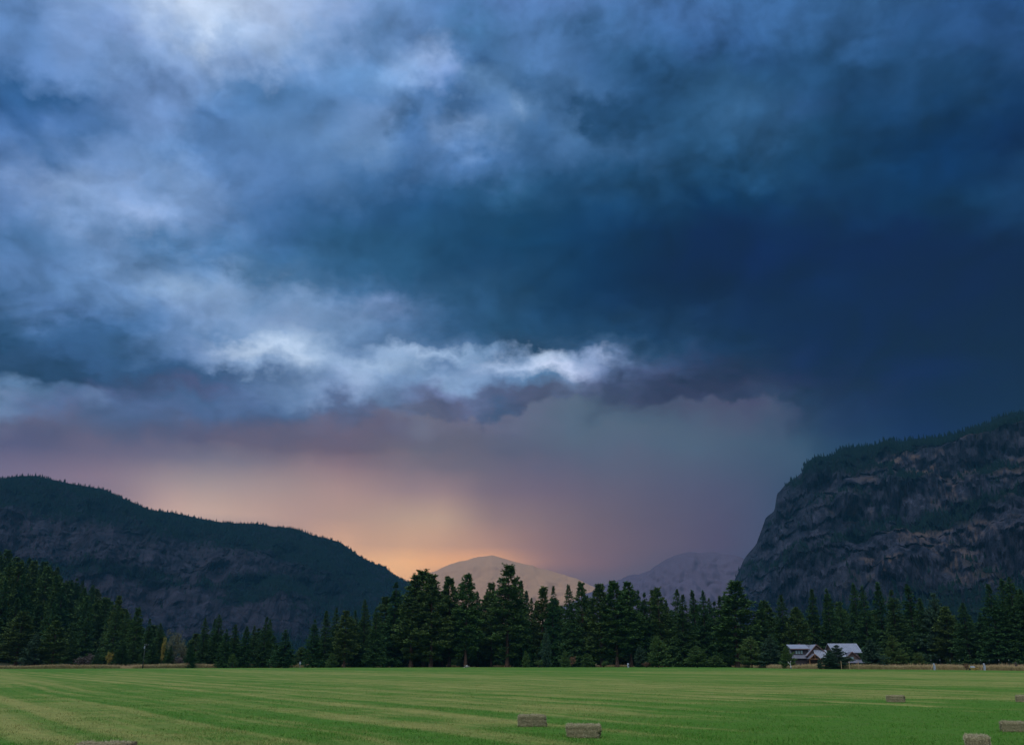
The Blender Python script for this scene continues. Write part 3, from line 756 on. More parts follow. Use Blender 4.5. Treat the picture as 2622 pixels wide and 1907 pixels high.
def mountain(name, ridge, Bf, Rf, prof, mat, seed, rough, na=420, nt=150, relief=1.0, cover=None, warp=0.06, crags=0.5, jag=0.0, smooth=True):
    """a massif set out round the valley: foot at distance Bf(px), crest at Rf(px), crest height from its skyline"""
    ra = np.array([azel(x, y) for x, y in ridge])
    px0 = np.array([p[0] for p in ridge], float)
    az = np.linspace(ra[0, 0], ra[-1, 0], na)
    el = np.interp(az, ra[:, 0], ra[:, 1])
    px = np.interp(az, ra[:, 0], px0)
    B, R = Bf(px), Rf(px)
    el = el + jag * PN(seed + 50).fbm(az * 60, az * 0 + 0.5, 5) * np.clip(el / 0.05, 0, 1)
    tt = np.concatenate([np.linspace(0, 1, nt), np.linspace(1.03, 1.8, 18)])
    A, T = np.meshgrid(az, tt, indexing='ij')
    Bm, Rm, Em = B[:, None], R[:, None], el[:, None]
    pn = PN(seed)
    S = A * Rm.mean()
    Tw = np.clip(T + warp * pn.fbm(S / 420.0, T * 3.0, 4) * np.sin(np.pi * np.clip(T, 0, 1)), 0, None)
    r = Bm + (Rm - Bm) * T
    pf = np.interp(Tw, [p[0] for p in prof], [p[1] for p in prof])
    Zr = np.maximum(CAMZ + Rm * np.tan(Em), 0)
    Z = Zr * pf
    X, Y = r * np.sin(A), r * np.cos(A)
    env = np.sin(np.pi * np.clip(T, 0, 1)) ** 0.7
    rib = pn.ridged(X / 230.0, Y / 230.0, 5) * 0.5 + pn.fbm(X / 70.0 + 3, Y / 70.0, 4) * 0.5
    Z = Z + rough * rib * env * np.clip(Zr / 300.0, 0.05, 1.2) * relief
    lim = np.where(T < 0.985, CAMZ + r * np.tan(Em) * 0.985, 1e9)
    Z = np.minimum(Z, lim)
    Z = np.where(T > 1, Zr * (1 - (T - 1) * 1.15), Z)
    Z = np.where(T <= 0.0, -6.0, Z)
    # ribs and buttresses push the face in and out
    push = pn.ridged(S / 150.0, Z / 130.0 + 7, 5) * rough * 0.9 * env * np.clip(Zr / 300.0, 0.05, 1)
    strata = np.mod(Z / 34.0 + 0.9 * pn.fbm(X / 160.0 + 11, Y / 160.0, 3), 1.0)
    crag = pn.ridged(S / 46.0, Z / 120.0, 5)
    r2 = r + push + crags * (6.0 * strata + 9.0 * crag) * env * np.clip(Zr / 300.0, 0.05, 1)
    X, Y = r2 * np.sin(A), r2 * np.cos(A)
    n1, n2 = X.shape
    V = np.stack([X, Y, Z], -1)
    du = np.gradient(V, axis=0)
    dv = np.gradient(V, axis=1)
    N = np.cross(du, dv)
    N /= np.linalg.norm(N, axis=-1, keepdims=True) + 1e-9
    slope = np.abs(N[..., 2])
    h = Z / np.maximum(Zr, 1)
    pxm = np.broadcast_to(px[:, None], X.shape)
    fo, dr = cover(pn, pxm, h, slope, X, Y, Z, S)
    i = np.arange(n1 * n2).reshape(n1, n2)
    f = np.stack([i[:-1, :-1], i[:-1, 1:], i[1:, 1:], i[1:, :-1]], -1).reshape(-1, 4)
    o = link(name, mesh_np(name, V.reshape(-1, 3), f, [mat], smooth, {'forest': fo.ravel(), 'dry': dr.ravel()}))
    return o, V, fo, T


def cone_trees(name, P, H, R, mat, seed, ns=6, tiers=((0.08, 0.5, 1.0), (0.34, 0.78, 0.74), (0.6, 1.0, 0.46))):
    """many small conifers as one wood: three ragged tiers each"""
    rg = np.random.default_rng(seed)
    n = len(P)
    vs, fs = [], []
    base = 0
    for (z0, z1, k) in tiers:
        a = rg.uniform(0, 6.28, (n, 1)) + np.arange(ns) * 2 * np.pi / ns
        rr = R[:, None] * k * rg.uniform(0.6, 1.25, (n, ns))
        ring = np.stack([P[:, 0:1] + np.cos(a) * rr, P[:, 1:2] + np.sin(a) * rr, P[:, 2:3] + H[:, None] * (z0 + rg.uniform(-0.06, 0.06, (n, ns)))], -1)
        top = P + np.stack([rg.normal(0, 0.06, n) * R, rg.normal(0, 0.06, n) * R, H * z1], 1)
        v = np.concatenate([ring, top[:, None, :]], 1)
        idx = base + np.arange(n)[:, None] * (ns + 1)
        for j in range(ns):
            fs.append(np.concatenate([idx + j, idx + (j + 1) % ns, idx + ns], 1))
        vs.append(v.reshape(-1, 3))
        base += n * (ns + 1)
    rnd = np.concatenate([np.repeat(rg.uniform(0, 1, n), ns + 1)] * 1)
    rnd = np.concatenate([rnd] * len(tiers))
    return link(name, mesh_np(name, np.concatenate(vs), np.concatenate(fs), [mat], False, {'rnd': rnd}))


def scatter(V, dens, T, n, seed):
    """n points on a massif's surface by density"""
    rg = np.random.default_rng(seed)
    d = dens[:-1, :-1] * (T[:-1, :-1] < 1.06)
    e1 = V[1:, :-1] - V[:-1, :-1]
    e2 = V[:-1, 1:] - V[:-1, :-1]
    hor = np.abs(e1[..., 0] * e2[..., 1] - e1[..., 1] * e2[..., 0])
    w = (d * (hor + 0.25 * np.linalg.norm(np.cross(e1, e2), axis=-1))).ravel()
    w /= w.sum()
    k = rg.choice(len(w), n, p=w)
    a, b = k // d.shape[1], k % d.shape[1]
    u, v = rg.uniform(0, 1, (n, 1)), rg.uniform(0, 1, (n, 1))
    return (V[a, b] * (1 - u) * (1 - v) + V[a + 1, b] * u * (1 - v) + V[a, b + 1] * (1 - u) * v + V[a + 1, b + 1] * u * v)


def wood_mat(name, c0, c1):
    def fn(t, b):
        at = t.node('ShaderNodeAttribute', attribute_name='rnd')
        t.l.new(t.mix(at.outputs['Fac'], c0, c1), b.inputs['Base Color'])
    return material(name, fn, 1.0, 0.02)


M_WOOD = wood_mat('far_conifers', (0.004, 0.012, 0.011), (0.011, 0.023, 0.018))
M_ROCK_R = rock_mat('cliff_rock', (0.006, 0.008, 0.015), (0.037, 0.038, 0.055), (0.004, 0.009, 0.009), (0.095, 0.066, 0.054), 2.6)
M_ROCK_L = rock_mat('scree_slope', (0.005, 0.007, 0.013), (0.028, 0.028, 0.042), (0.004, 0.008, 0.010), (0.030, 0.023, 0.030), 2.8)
M_FAR_GLOW = rock_mat('glow_tinted_slopes', (0.48, 0.25, 0.11), (0.50, 0.265, 0.12), (0.49, 0.255, 0.115), (0.49, 0.255, 0.115), 1.0, 0.0)  # orange base colour stands in for the glow and sunlit rain in front
M_FAR_HAZE = rock_mat('haze_tinted_slopes', (0.080, 0.058, 0.086), (0.090, 0.065, 0.094), (0.084, 0.062, 0.090), (0.084, 0.062, 0.090), 1.0, 0.0)  # rock lightened to violet: the haze veil put into the base colour


RIDGE_R = [(1786, 1692), (1840, 1590), (1868, 1515), (1882, 1481), (1908, 1427), (1937, 1391), (1961, 1326), (1983, 1308), (1990, 1264), (2012, 1242), (2052, 1211), (2059, 1188), (2088, 1170), (2127, 1167), (2158, 1144), (2242, 1140), (2265, 1129), (2326, 1128), (2388, 1121), (2464, 1108), (2508, 1093), (2543, 1078), (2622, 1056), (2760, 1020), (2950, 1000), (3250, 1015), (3700, 1080)]
RIDGE_L = [(-1500, 1420), (-1000, 1330), (-500, 1262), (-200, 1240), (0, 1226), (53, 1218), (95, 1218), (116, 1225), (186, 1239), (267, 1253), (299, 1269), (352, 1291), (387, 1306), (447, 1313), (510, 1327), (570, 1338), (661, 1341), (700, 1348), (751, 1352), (809, 1373), (867, 1386), (897, 1406), (922, 1425), (962, 1444), (984, 1450), (1004, 1467), (1021, 1480), (1042, 1488), (1090, 1515), (1180, 1560), (1300, 1620), (1420, 1690)]
RIDGE_A = [(500, 1640), (700, 1580), (880, 1530), (1049, 1487), (1095, 1467), (1132, 1453), (1163, 1441), (1194, 1432), (1225, 1426), (1260, 1423), (1285, 1427), (1317, 1438), (1380, 1453), (1445, 1469), (1520, 1500), (1560, 1540), (1600, 1600), (1640, 1680)]
RIDGE_B = [(1350, 1640), (1430, 1560), (1500, 1520), (1578, 1486), (1609, 1474), (1664, 1459), (1692, 1440), (1726, 1422), (1763, 1413), (1809, 1414), (1855, 1419), (1902, 1428), (1930, 1460), (1960, 1560), (1985, 1690)]


def sm(v, a, b):
    s = np.clip((v - a) / (b - a), 0, 1)
    return s * s * (3 - 2 * s)


def cover_r(pn, px, h, slope, X, Y, Z, S):
    nz = pn.fbm(X / 120.0, Z / 70.0, 4)
    bench = sm(slope, 0.55, 0.8)
    top = sm(h + 0.10 * nz, 0.76, 0.88) * sm(px, 1990, 2100)
    low = sm(h + 0.06 * nz, 0.26, 0.15)
    ledge = np.exp(-((h + 0.05 * nz - np.interp(px, [2080, 2622], [0.46, 0.53])) / 0.035) ** 2) * sm(px, 2060, 2160)
    fo = np.clip(bench * sm(nz, 0.0, 0.4) * 0.8 + top * 0.9 + low + ledge + 0.5 * sm(nz, 0.45, 0.7), 0, 1)
    dr = np.clip(bench * 1.0 + sm(slope, 0.5, 0.7) * 0.5, 0, 1) * sm(px, 2050, 2250) * sm(pn.fbm(X / 90.0 + 40, Z / 50.0, 3), -0.25, 0.25)
    return fo, dr


def cover_l(pn, px, h, slope, X, Y, Z, S):
    nz = pn.fbm(X / 170.0, Z / 90.0, 4)
    top = sm(h + 0.10 * nz, 0.62, 0.80)
    tail = sm(px + 120 * nz, 640, 900)
    low = sm(h + 0.05 * nz, 0.14, 0.06)
    fo = np.clip(top + tail * 0.85 + low + 0.8 * sm(nz, 0.22, 0.5), 0, 1)
    return fo, np.full_like(h, 0.45)


def cover_far(pn, px, h, slope, X, Y, Z, S):
    return np.full_like(h, 0.7), np.zeros_like(h)


PROF_R = [(0, 0), (0.12, 0.04), (0.30, 0.16), (0.36, 0.33), (0.42, 0.42), (0.55, 0.49), (0.60, 0.63), (0.68, 0.70), (0.73, 0.82), (0.86, 0.90), (1, 1), (2, 1)]
PROF_L = [(0, 0), (0.15, 0.06), (0.35, 0.26), (0.6, 0.56), (0.8, 0.80), (1, 1), (2, 1)]

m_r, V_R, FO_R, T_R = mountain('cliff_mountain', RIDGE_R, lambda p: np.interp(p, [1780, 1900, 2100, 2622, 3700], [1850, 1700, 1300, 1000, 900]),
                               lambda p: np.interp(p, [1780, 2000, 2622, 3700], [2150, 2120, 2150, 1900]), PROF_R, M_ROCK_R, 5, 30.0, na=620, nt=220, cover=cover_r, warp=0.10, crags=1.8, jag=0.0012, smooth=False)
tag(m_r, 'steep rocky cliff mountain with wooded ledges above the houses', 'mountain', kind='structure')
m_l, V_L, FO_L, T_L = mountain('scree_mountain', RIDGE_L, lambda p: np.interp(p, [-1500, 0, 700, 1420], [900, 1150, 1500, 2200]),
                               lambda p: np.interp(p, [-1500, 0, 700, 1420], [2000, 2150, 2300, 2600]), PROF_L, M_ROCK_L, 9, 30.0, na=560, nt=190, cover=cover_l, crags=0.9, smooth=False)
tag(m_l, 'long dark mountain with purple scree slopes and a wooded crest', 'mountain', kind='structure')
m_a, V_A, FO_A, T_A = mountain('far_mountain', RIDGE_A, lambda p: 6300 + 0 * p, lambda p: 7500 + 0 * p, PROF_L, M_FAR_GLOW, 13, 30.0, na=260, nt=90, cover=cover_far, jag=0.0012)
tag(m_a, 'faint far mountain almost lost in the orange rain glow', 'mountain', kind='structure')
m_b, V_B, FO_B, T_B = mountain('hazy_mountain', RIDGE_B, lambda p: 3500 + 0 * p, lambda p: 4250 + 0 * p, PROF_L, M_FAR_HAZE, 15, 30.0, na=260, nt=90, cover=cover_far, jag=0.0012)
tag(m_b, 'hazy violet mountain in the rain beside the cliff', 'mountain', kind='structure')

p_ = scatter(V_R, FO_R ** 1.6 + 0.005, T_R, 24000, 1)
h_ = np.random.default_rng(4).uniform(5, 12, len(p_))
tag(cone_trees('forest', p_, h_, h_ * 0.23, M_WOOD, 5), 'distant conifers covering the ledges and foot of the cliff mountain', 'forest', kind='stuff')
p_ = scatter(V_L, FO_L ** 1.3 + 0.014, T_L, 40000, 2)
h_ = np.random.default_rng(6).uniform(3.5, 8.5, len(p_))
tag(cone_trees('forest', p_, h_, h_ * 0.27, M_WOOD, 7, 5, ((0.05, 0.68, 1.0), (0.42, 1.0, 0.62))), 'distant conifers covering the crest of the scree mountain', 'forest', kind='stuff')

# ------------------------------------------------------------------ low wooded hill at the field's corner
HILL = [(-1600, 1480), (-900, 1478), (-400, 1485), (0, 1508), (105, 1535), (165, 1562), (253, 1608), (330, 1650), (400, 1678), (470, 1695)]


def hill_mat(t, b):
    geo = t.node('ShaderNodeNewGeometry')
    n = t.noise(geo.outputs['Position'], 0.1, 4, 0.6)
    t.l.new(t.mix(n.outputs[0], (0.02, 0.028, 0.014), (0.055, 0.05, 0.028)), b.inputs['Base Color'])


m_h, V_H, FO_H, T_H = mountain('hill', HILL, lambda p: np.interp(p, [-1600, 0, 470], [330, 330, 420]), lambda p: np.interp(p, [-1600, 0, 470], [640, 620, 470]),
                               [(0, 0), (0.2, 0.12), (0.6, 0.6), (1, 1), (2, 1)], material('hill_soil', hill_mat, 1.0, 0.05), 19, 5.0, na=110, nt=60,
                               cover=lambda pn, px, h, s, X, Y, Z, S: (np.ones_like(h), np.zeros_like(h)))
tag(m_h, 'low hill under dense conifers at the corner of the field', 'hill', kind='structure')
# ------------------------------------------------------------------ trees
def needle_mat(name, c0, c1, warm):
    def fn(t, b):
        oi = t.node('ShaderNodeObjectInfo')
        geo = t.node('ShaderNodeNewGeometry')
        at = t.node('ShaderNodeAttribute', attribute_name='rnd')
        n = t.noise(geo.outputs['Position'], 0.45, 3, 0.6)
        c = t.mix(t.math('ADD', t.math('MULTIPLY', at.outputs['Fac'], 0.55), t.math('MULTIPLY', n.outputs[0], 0.45)), c0, c1)
        c = t.mix(t.math('MULTIPLY', oi.outputs['Random'], 0.5), c, warm)
        t.l.new(c, b.inputs['Base Color'])
    return material(name, fn, 0.8, 0.12)


def bark(name, c):
    return flat(name, c, 0.45, 1.6, 0.95, 0.05)


M_PINE = needle_mat('pine_needles', (0.019, 0.048, 0.012), (0.066, 0.128, 0.028), (0.080, 0.096, 0.024))
M_FIR = needle_mat('fir_needles', (0.011, 0.038, 0.012), (0.042, 0.104, 0.027), (0.055, 0.086, 0.022))
M_YOUNG = needle_mat('young_pine_needles', (0.032, 0.070, 0.018), (0.082, 0.145, 0.034), (0.080, 0.112, 0.030))
M_BLUE = needle_mat('blue_green_needles', (0.020, 0.046, 0.026), (0.052, 0.095, 0.050), (0.042, 0.074, 0.036))
M_LEAFG = needle_mat('pale_leaves', (0.060, 0.075, 0.050), (0.120, 0.135, 0.085), (0.15, 0.13, 0.06))
M_LEAFY = needle_mat('yellow_leaves', (0.16, 0.13, 0.025), (0.34, 0.27, 0.05), (0.22, 0.17, 0.04))
M_TWIG = needle_mat('bare_twigs', (0.055, 0.045, 0.042), (0.12, 0.10, 0.095), (0.10, 0.075, 0.06))
M_RUST = needle_mat('rusty_leaves', (0.12, 0.06, 0.035), (0.22, 0.12, 0.07), (0.18, 0.10, 0.05))
M_BARK = bark('pine_bark', (0.085, 0.050, 0.036))
M_BARKD = bark('fir_bark', (0.040, 0.032, 0.028))


def tufts(C, D, size, nper, rg, flatk=0.55):
    """needle tufts: nper thin leaf-shaped triangles round each centre C, leaning along D"""
    n = len(C)
    C = np.repeat(C, nper, 0)
    D = np.repeat(D, nper, 0)
    s = np.repeat(size, nper) * rg.uniform(0.6, 1.3, n * nper)
    J = rg.normal(0, 1, (n * nper, 3))
    J[:, 2] *= flatk
    d = D * 0.9 + J * 0.75
    d /= np.linalg.norm(d, axis=1, keepdims=True)
    w = np.cross(d, rg.normal(0, 1, d.shape))
    w /= np.linalg.norm(w, axis=1, keepdims=True) + 1e-9
    a = C + rg.normal(0, 0.22, C.shape) * s[:, None]
    tip = a + d * s[:, None]
    wv = w * (s * rg.uniform(0.15, 0.30, n * nper))[:, None]
    mid = a + d * (s * 0.45)[:, None]
    v = np.stack([a - d * (s * 0.1)[:, None], mid - wv, tip, mid + wv], 1).reshape(-1, 3)
    f = np.arange(4 * n * nper).reshape(-1, 4)
    return v, f, np.repeat(rg.uniform(0, 1, n * nper), 4)


def trunk_mesh(name, H, r0, limbs, mat, lean, top=0.97):
    mb_v, mb_f = [], []
    ns, nh = 8, 9
    for k in range(nh):
        z = H * top * k / (nh - 1)
        r = r0 * (1 - 0.93 * (z / H)) * (1.35 if k == 0 else 1)
        ox, oy = lean[0] * (z / H) ** 2, lean[1] * (z / H) ** 2
        for j in range(ns):
            a = 2 * math.pi * j / ns
            mb_v.append((ox + r * math.cos(a), oy + r * math.sin(a), z))
    for k in range(nh - 1):
        for j in range(ns):
            mb_f.append((k * ns + j, k * ns + (j + 1) % ns, (k + 1) * ns + (j + 1) % ns, (k + 1) * ns + j))
    V, Fq = np.array(mb_v), [np.array(mb_f)]
    L = np.array(limbs)
    if len(L):
        p, q = L[:, 0], L[:, 1]
        d = q - p
        ln = np.linalg.norm(d, axis=1, keepdims=True)
        side = np.stack([-d[:, 1], d[:, 0], np.zeros(len(d))], 1) / (np.linalg.norm(d[:, :2], axis=1, keepdims=True) + 1e-6)
        up = np.array([[0, 0, 1.0]])
        rr = 0.018 * ln + 0.02
        ring = [p + side * rr, p - side * rr * 0.5 + up * rr * 0.85, p - side * rr * 0.5 - up * rr * 0.85]
        vv = np.stack(ring + [q], 1)
        b = len(V) + np.arange(len(L))[:, None] * 4
        f3 = np.concatenate([b + np.array([[0, 1, 3]]), b + np.array([[1, 2, 3]]), b + np.array([[2, 0, 3]])])
        V = np.concatenate([V, vv.reshape(-1, 3)])
        Fq.append(f3)
    return mesh_np(name, V, Fq, [mat], True)


def conifer(kind, seed):
    """returns (crown mesh, trunk mesh) of a tree 1 unit = its real metres at nominal height H, half-width R"""
    rg = np.random.default_rng(seed)
    if kind == 'pine':        # tall ponderosa-like: clumped plates of needles, rounded top
        H, R, cb, nb, mat, bk = 34.0, 4.6, rg.uniform(0.05, 0.14), 190, M_PINE, M_BARK
    elif kind == 'fir':       # dense pointed spire
        H, R, cb, nb, mat, bk = 30.0, 4.7, rg.uniform(0.02, 0.05), 230, M_FIR, M_BARKD
    elif kind == 'spire':     # slim, ragged, pointed
        H, R, cb, nb, mat, bk = 30.0, 3.4, rg.uniform(0.02, 0.07), 190, M_FIR, M_BARKD
    elif kind == 'young':
        H, R, cb, nb, mat, bk = 10.0, 3.4, rg.uniform(0.03, 0.09), 120, M_YOUNG, M_BARK
    else:                     # blue-green young tree
        H, R, cb, nb, mat, bk = 10.0, 2.9, 0.03, 130, M_BLUE, M_BARKD
    lean = rg.normal(0, 0.012, 2) * H
    hs = np.sort(rg.uniform(0, 1, nb) ** (0.9 if kind == 'pine' else 1.05))
    C, D, S = [], [], []
    limbs = []
    ga = rg.uniform(0, 6.28)
    lop = rg.uniform(0, 6.28)
    for i, h in enumerate(hs):
        if kind == 'pine':
            prof = (min(1, (h + 0.10) / 0.32)) ** 0.7 * (1 - 0.9 * h ** 2.4)
            if h > 0.9:
                prof = max(prof, 0.22)
            if rg.uniform() < 0.10:
                continue
        elif kind == 'young' or kind == 'blue':
            prof = (min(1, (h + 0.14) / 0.24)) ** 0.6 * (1 - h ** 1.5) + 0.06
        else:
            prof = (min(1, (h + 0.05) / 0.14)) ** 0.6 * (1 - h) ** 0.78 + 0.035
        ga += 2.399 + rg.normal(0, 0.5)
        L = R * prof * rg.uniform(0.62, 1.18) * (1 + 0.12 * math.cos(ga - lop))
        z0 = H * (cb + (1 - cb) * h * 0.985)
        if kind == 'pine':
            rise = -0.12 + 0.75 * h ** 1.3 + rg.normal(0, 0.10)
        elif kind in ('young', 'blue'):
            rise = 0.15 + 0.7 * h + rg.normal(0, 0.1)
        else:
            rise = -0.28 + 0.65 * h + rg.normal(0, 0.08)
        dirv = np.array([math.cos(ga), math.sin(ga), rise])
        p0 = np.array([lean[0] * (z0 / H) ** 2, lean[1] * (z0 / H) ** 2, z0])
        limbs.append((p0, p0 + dirv * L * 0.92))
        step = 0.62 if H > 20 else 0.34
        m = max(2, int(L / step))
        ts = rg.uniform(0.22 if kind != 'pine' else 0.38, 1.0, m * 4)
        for t_ in ts:
            spread = (0.32 if kind == 'pine' else 0.24) * L * (0.35 + 0.65 * t_)
            off = np.array([-dirv[1], dirv[0], 0]) * rg.normal(0, 0.5) * spread
            droop = -0.10 * L * t_ * t_ if kind in ('fir', 'spire') else 0.05 * L * t_ * t_
            c = p0 + dirv * L * t_ + off + np.array([0, 0, droop + rg.normal(0, 0.34 if kind == 'pine' else 0.24) * (1 if H > 20 else 0.4)])
            C.append(c)
            dd = dirv * 0.6 + off * 0.25 + np.array([0, 0, 0.35 if kind in ('pine', 'young') else 0.0])
            D.append(dd / (np.linalg.norm(dd) + 1e-6))
            S.append(((0.58 if kind == 'pine' else 0.50) if H > 20 else 0.34) * (1 - 0.45 * h * h * (kind != 'pine')))
    for k in range(10 if H > 20 else 6):      # leader
        C.append(np.array([lean[0], lean[1], H * (0.955 + 0.04 * k / 9)]) + rg.normal(0, 0.05, 3))
        D.append(np.array([0, 0, 1.0]))
        S.append((0.6 if kind == 'pine' else 0.4) if H > 20 else 0.22)
    v, f, rnd = tufts(np.array(C), np.array(D), np.array(S), 7, rg)
    crown = mesh_np('crown', v, f, [mat], False, {'rnd': rnd})
    trunk = trunk_mesh('trunk', H, H * (0.0125 if kind == 'pine' else 0.013), limbs, bk, lean)
    return crown, trunk, H, R


def bush(kind, seed):
    """rounded broadleaf crown on several stems, nominal height 6 m"""
    rg = np.random.default_rng(seed)
    mat = {'pale': M_LEAFG, 'yellow': M_LEAFY, 'twig': M_TWIG, 'rust': M_RUST, 'green': M_YOUNG}[kind]
    H, R = 6.0, 2.6
    C, D, S, limbs = [], [], [], []
    nst = 7
    for k in range(nst):
        a = rg.uniform(0, 6.28)
        tip = np.array([math.cos(a) * R * rg.uniform(0.2, 0.8), math.sin(a) * R * rg.uniform(0.2, 0.8), H * rg.uniform(0.65, 1.0)])
        base = np.array([math.cos(a) * 0.15, math.sin(a) * 0.15, 0.0])
        limbs.append((base, tip))
        for j in range(9):
            t_ = rg.uniform(0.3, 1.0)
            b0 = base + (tip - base) * t_
            d = rg.normal(0, 1, 3)
            d[2] = abs(d[2]) * 0.6
            d /= np.linalg.norm(d)
            e = b0 + d * R * rg.uniform(0.25, 0.55)
            limbs.append((b0, e))
            for q in range(16):
                C.append(b0 + (e - b0) * rg.uniform(0.2, 1.05) + rg.normal(0, 0.22, 3))
                D.append(d)
                S.append(0.26 if kind != 'twig' else 0.36)
    C = np.array(C)
    C[:, 2] = np.maximum(C[:, 2], 0.25)
    v, f, rnd = tufts(C, np.array(D), np.array(S), 3 if kind != 'twig' else 2, rg, 0.9)
    return mesh_np('crown', v, f, [mat], False, {'rnd': rnd}), trunk_mesh('trunk', H, 0.10, limbs, M_BARKD, (0, 0), 0.7), H, R


LIB = {}
for k_, n_ in (('pine', 7), ('fir', 6), ('spire', 4), ('young', 4), ('blue', 3)):
    LIB[k_] = [conifer(k_, 100 + 17 * i + len(k_)) for i in range(n_)]
for k_ in ('pale', 'yellow', 'twig', 'rust', 'green'):
    LIB[k_] = [bush(k_, 40 + i) for i in range(2)]
NAMES = {'pine': 'pine_tree', 'fir': 'fir_tree', 'spire': 'fir_tree', 'young': 'young_pine', 'blue': 'young_fir', 'pale': 'broadleaf_tree', 'yellow': 'shrub', 'twig': 'shrub', 'rust': 'shrub', 'green': 'shrub'}
CATS = {'pine': 'tree', 'fir': 'tree', 'spire': 'tree', 'young': 'tree', 'blue': 'tree', 'pale': 'tree'}
_cnt = {}


def plant(kind, loc, height, halfw, label, group=None):
    i = _cnt.get(kind, 0)
    _cnt[kind] = i + 1
    crown, trunk, H, R = LIB[kind][i % len(LIB[kind])]
    o = empty(NAMES[kind], loc, random.uniform(0, 6.28))
    o.scale = (halfw / R, halfw / R, height / H)
    tag(o, label, CATS.get(kind, 'shrub'), group)
    link('crown', crown, o)
    link('trunk', trunk, o)
    return o


def tree_at(kind, px, top, depth, hw_px, label, group=None, base_z=None):
    """a tree whose top shows at photo (px, top), standing at a distance"""
    p = at_depth(px, top, depth)
    z = float(ground_z(p[0], p[1])) if base_z is None else base_z
    axis = depth * math.cos(PITCH) + (p[2] - CAMZ) * math.sin(PITCH)
    return plant(kind, (p[0], p[1], z - 0.03), p[2] - z, hw_px * axis / F0, label, group)


# silhouettes along the treeline: (photo column, photo top, distance, half width px, kind)
LINE = [
    (527, 1581, 318, 21, 'fir'), (552, 1583, 330, 18, 'spire'), (564, 1572, 322, 24, 'fir'), (582, 1610, 312, 20, 'fir'), (603, 1597, 318, 20, 'spire'), (633, 1602, 316, 22, 'fir'), (652, 1600, 326, 18, 'fir'), (681, 1578, 320, 24, 'fir'), (694, 1584, 330, 18, 'fir'),
    (734, 1611, 306, 27, 'fir'), (808, 1586, 322, 24, 'fir'), (837, 1562, 330, 24, 'fir'), (863, 1555, 335, 22, 'fir'), (888, 1564, 322, 26, 'pine'), (913, 1562, 330, 24, 'fir'), (937, 1534, 334, 26, 'fir'), (965, 1556, 326, 26, 'fir'),
    (1013, 1491, 338, 42, 'fir'), (990, 1530, 345, 30, 'pine'), (1059, 1474, 332, 38, 'pine'), (1090, 1463, 336, 42, 'pine'), (1109, 1472, 330, 40, 'pine'), (1136, 1520, 342, 30, 'pine'), (1154, 1480, 340, 32, 'pine'), (1195, 1471, 334, 34, 'pine'), (1225, 1514, 350, 22, 'spire'), (1245, 1508, 352, 20, 'spire'), (1259, 1494, 346, 24, 'pine'),
    (1299, 1449, 338, 42, 'pine'), (1333, 1485, 346, 30, 'fir'), (1360, 1530, 356, 22, 'fir'), (1387, 1505, 350, 27, 'pine'), (1413, 1500, 346, 29, 'fir'), (1459, 1496, 342, 32, 'fir'), (1490, 1493, 350, 25, 'pine'), (1504, 1523, 356, 22, 'fir'), (1516, 1516, 360, 20, 'spire'),
    (1536, 1497, 340, 36, 'pine'), (1574, 1491, 338, 36, 'pine'), (1609, 1491, 342, 33, 'pine'), (1632, 1510, 350, 24, 'spire'), (1647, 1517, 346, 28, 'fir'), (1673, 1512, 350, 22, 'pine'), (1686, 1506, 346, 26, 'pine'), (1705, 1534, 356, 22, 'fir'), (1732, 1508, 345, 32, 'fir'), (1743, 1522, 338, 36, 'fir'),
    (1776, 1510, 352, 24, 'spire'), (1798, 1511, 345, 29, 'fir'), (1816, 1530, 352, 24, 'fir'), (1841, 1525, 350, 25, 'spire'), (1854, 1517, 352, 22, 'fir'), (1874, 1490, 328, 48, 'pine'), (1946, 1543, 330, 32, 'fir'), (1960, 1540, 345, 32, 'pine'), (1999, 1522, 335, 36, 'fir'), (2039, 1556, 330, 30, 'pine'),
    (2072, 1508, 342, 28, 'spire'), (2116, 1506, 340, 30, 'spire'), (2147, 1539, 350, 26, 'fir'), (2187, 1492, 352, 32, 'fir'), (2209, 1499, 346, 34, 'fir'), (2247, 1490, 352, 30, 'spire'), (2282, 1510, 336, 40, 'fir'), (2326, 1495, 346, 34, 'spire'), (2353, 1530, 338, 32, 'fir'), (2388, 1521, 335, 38, 'blue'), (2420, 1554, 330, 34, 'pine'), (2464, 1543, 318, 40, 'fir'), (2500, 1575, 325, 34, 'spire'), (2534, 1495, 312, 44, 'fir'), (2562, 1481, 316, 42, 'fir'), (2583, 1477, 310, 46, 'fir'), (2614, 1508, 305, 42, 'fir'), (2650, 1500, 300, 46, 'fir'),
]
ORD = ['first', 'second', 'third', 'fourth', 'fifth', 'sixth', 'seventh', 'eighth', 'ninth', 'tenth', 'eleventh', 'twelfth', 'thirteenth', 'fourteenth', 'fifteenth', 'sixteenth', 'seventeenth', 'eighteenth', 'nineteenth', 'twentieth', 'twenty-first', 'twenty-second', 'twenty-third', 'twenty-fourth', 'twenty-fifth', 'twenty-sixth', 'twenty-seventh', 'twenty-eighth', 'twenty-ninth', 'thirtieth']
LINE.sort(key=lambda q: q[0])
KW = {'pine': 'rounded dark pine', 'fir': 'pointed dark fir', 'spire': 'slim pointed fir', 'blue': 'pale blue-green conifer'}
_xs = [q[0] for q in LINE]
ANCH = [(1299, 'tallest pine of the treeline'), (1874, 'broad dark pine before the cliff foot'), (681, 'tallest tree of the low grove')]
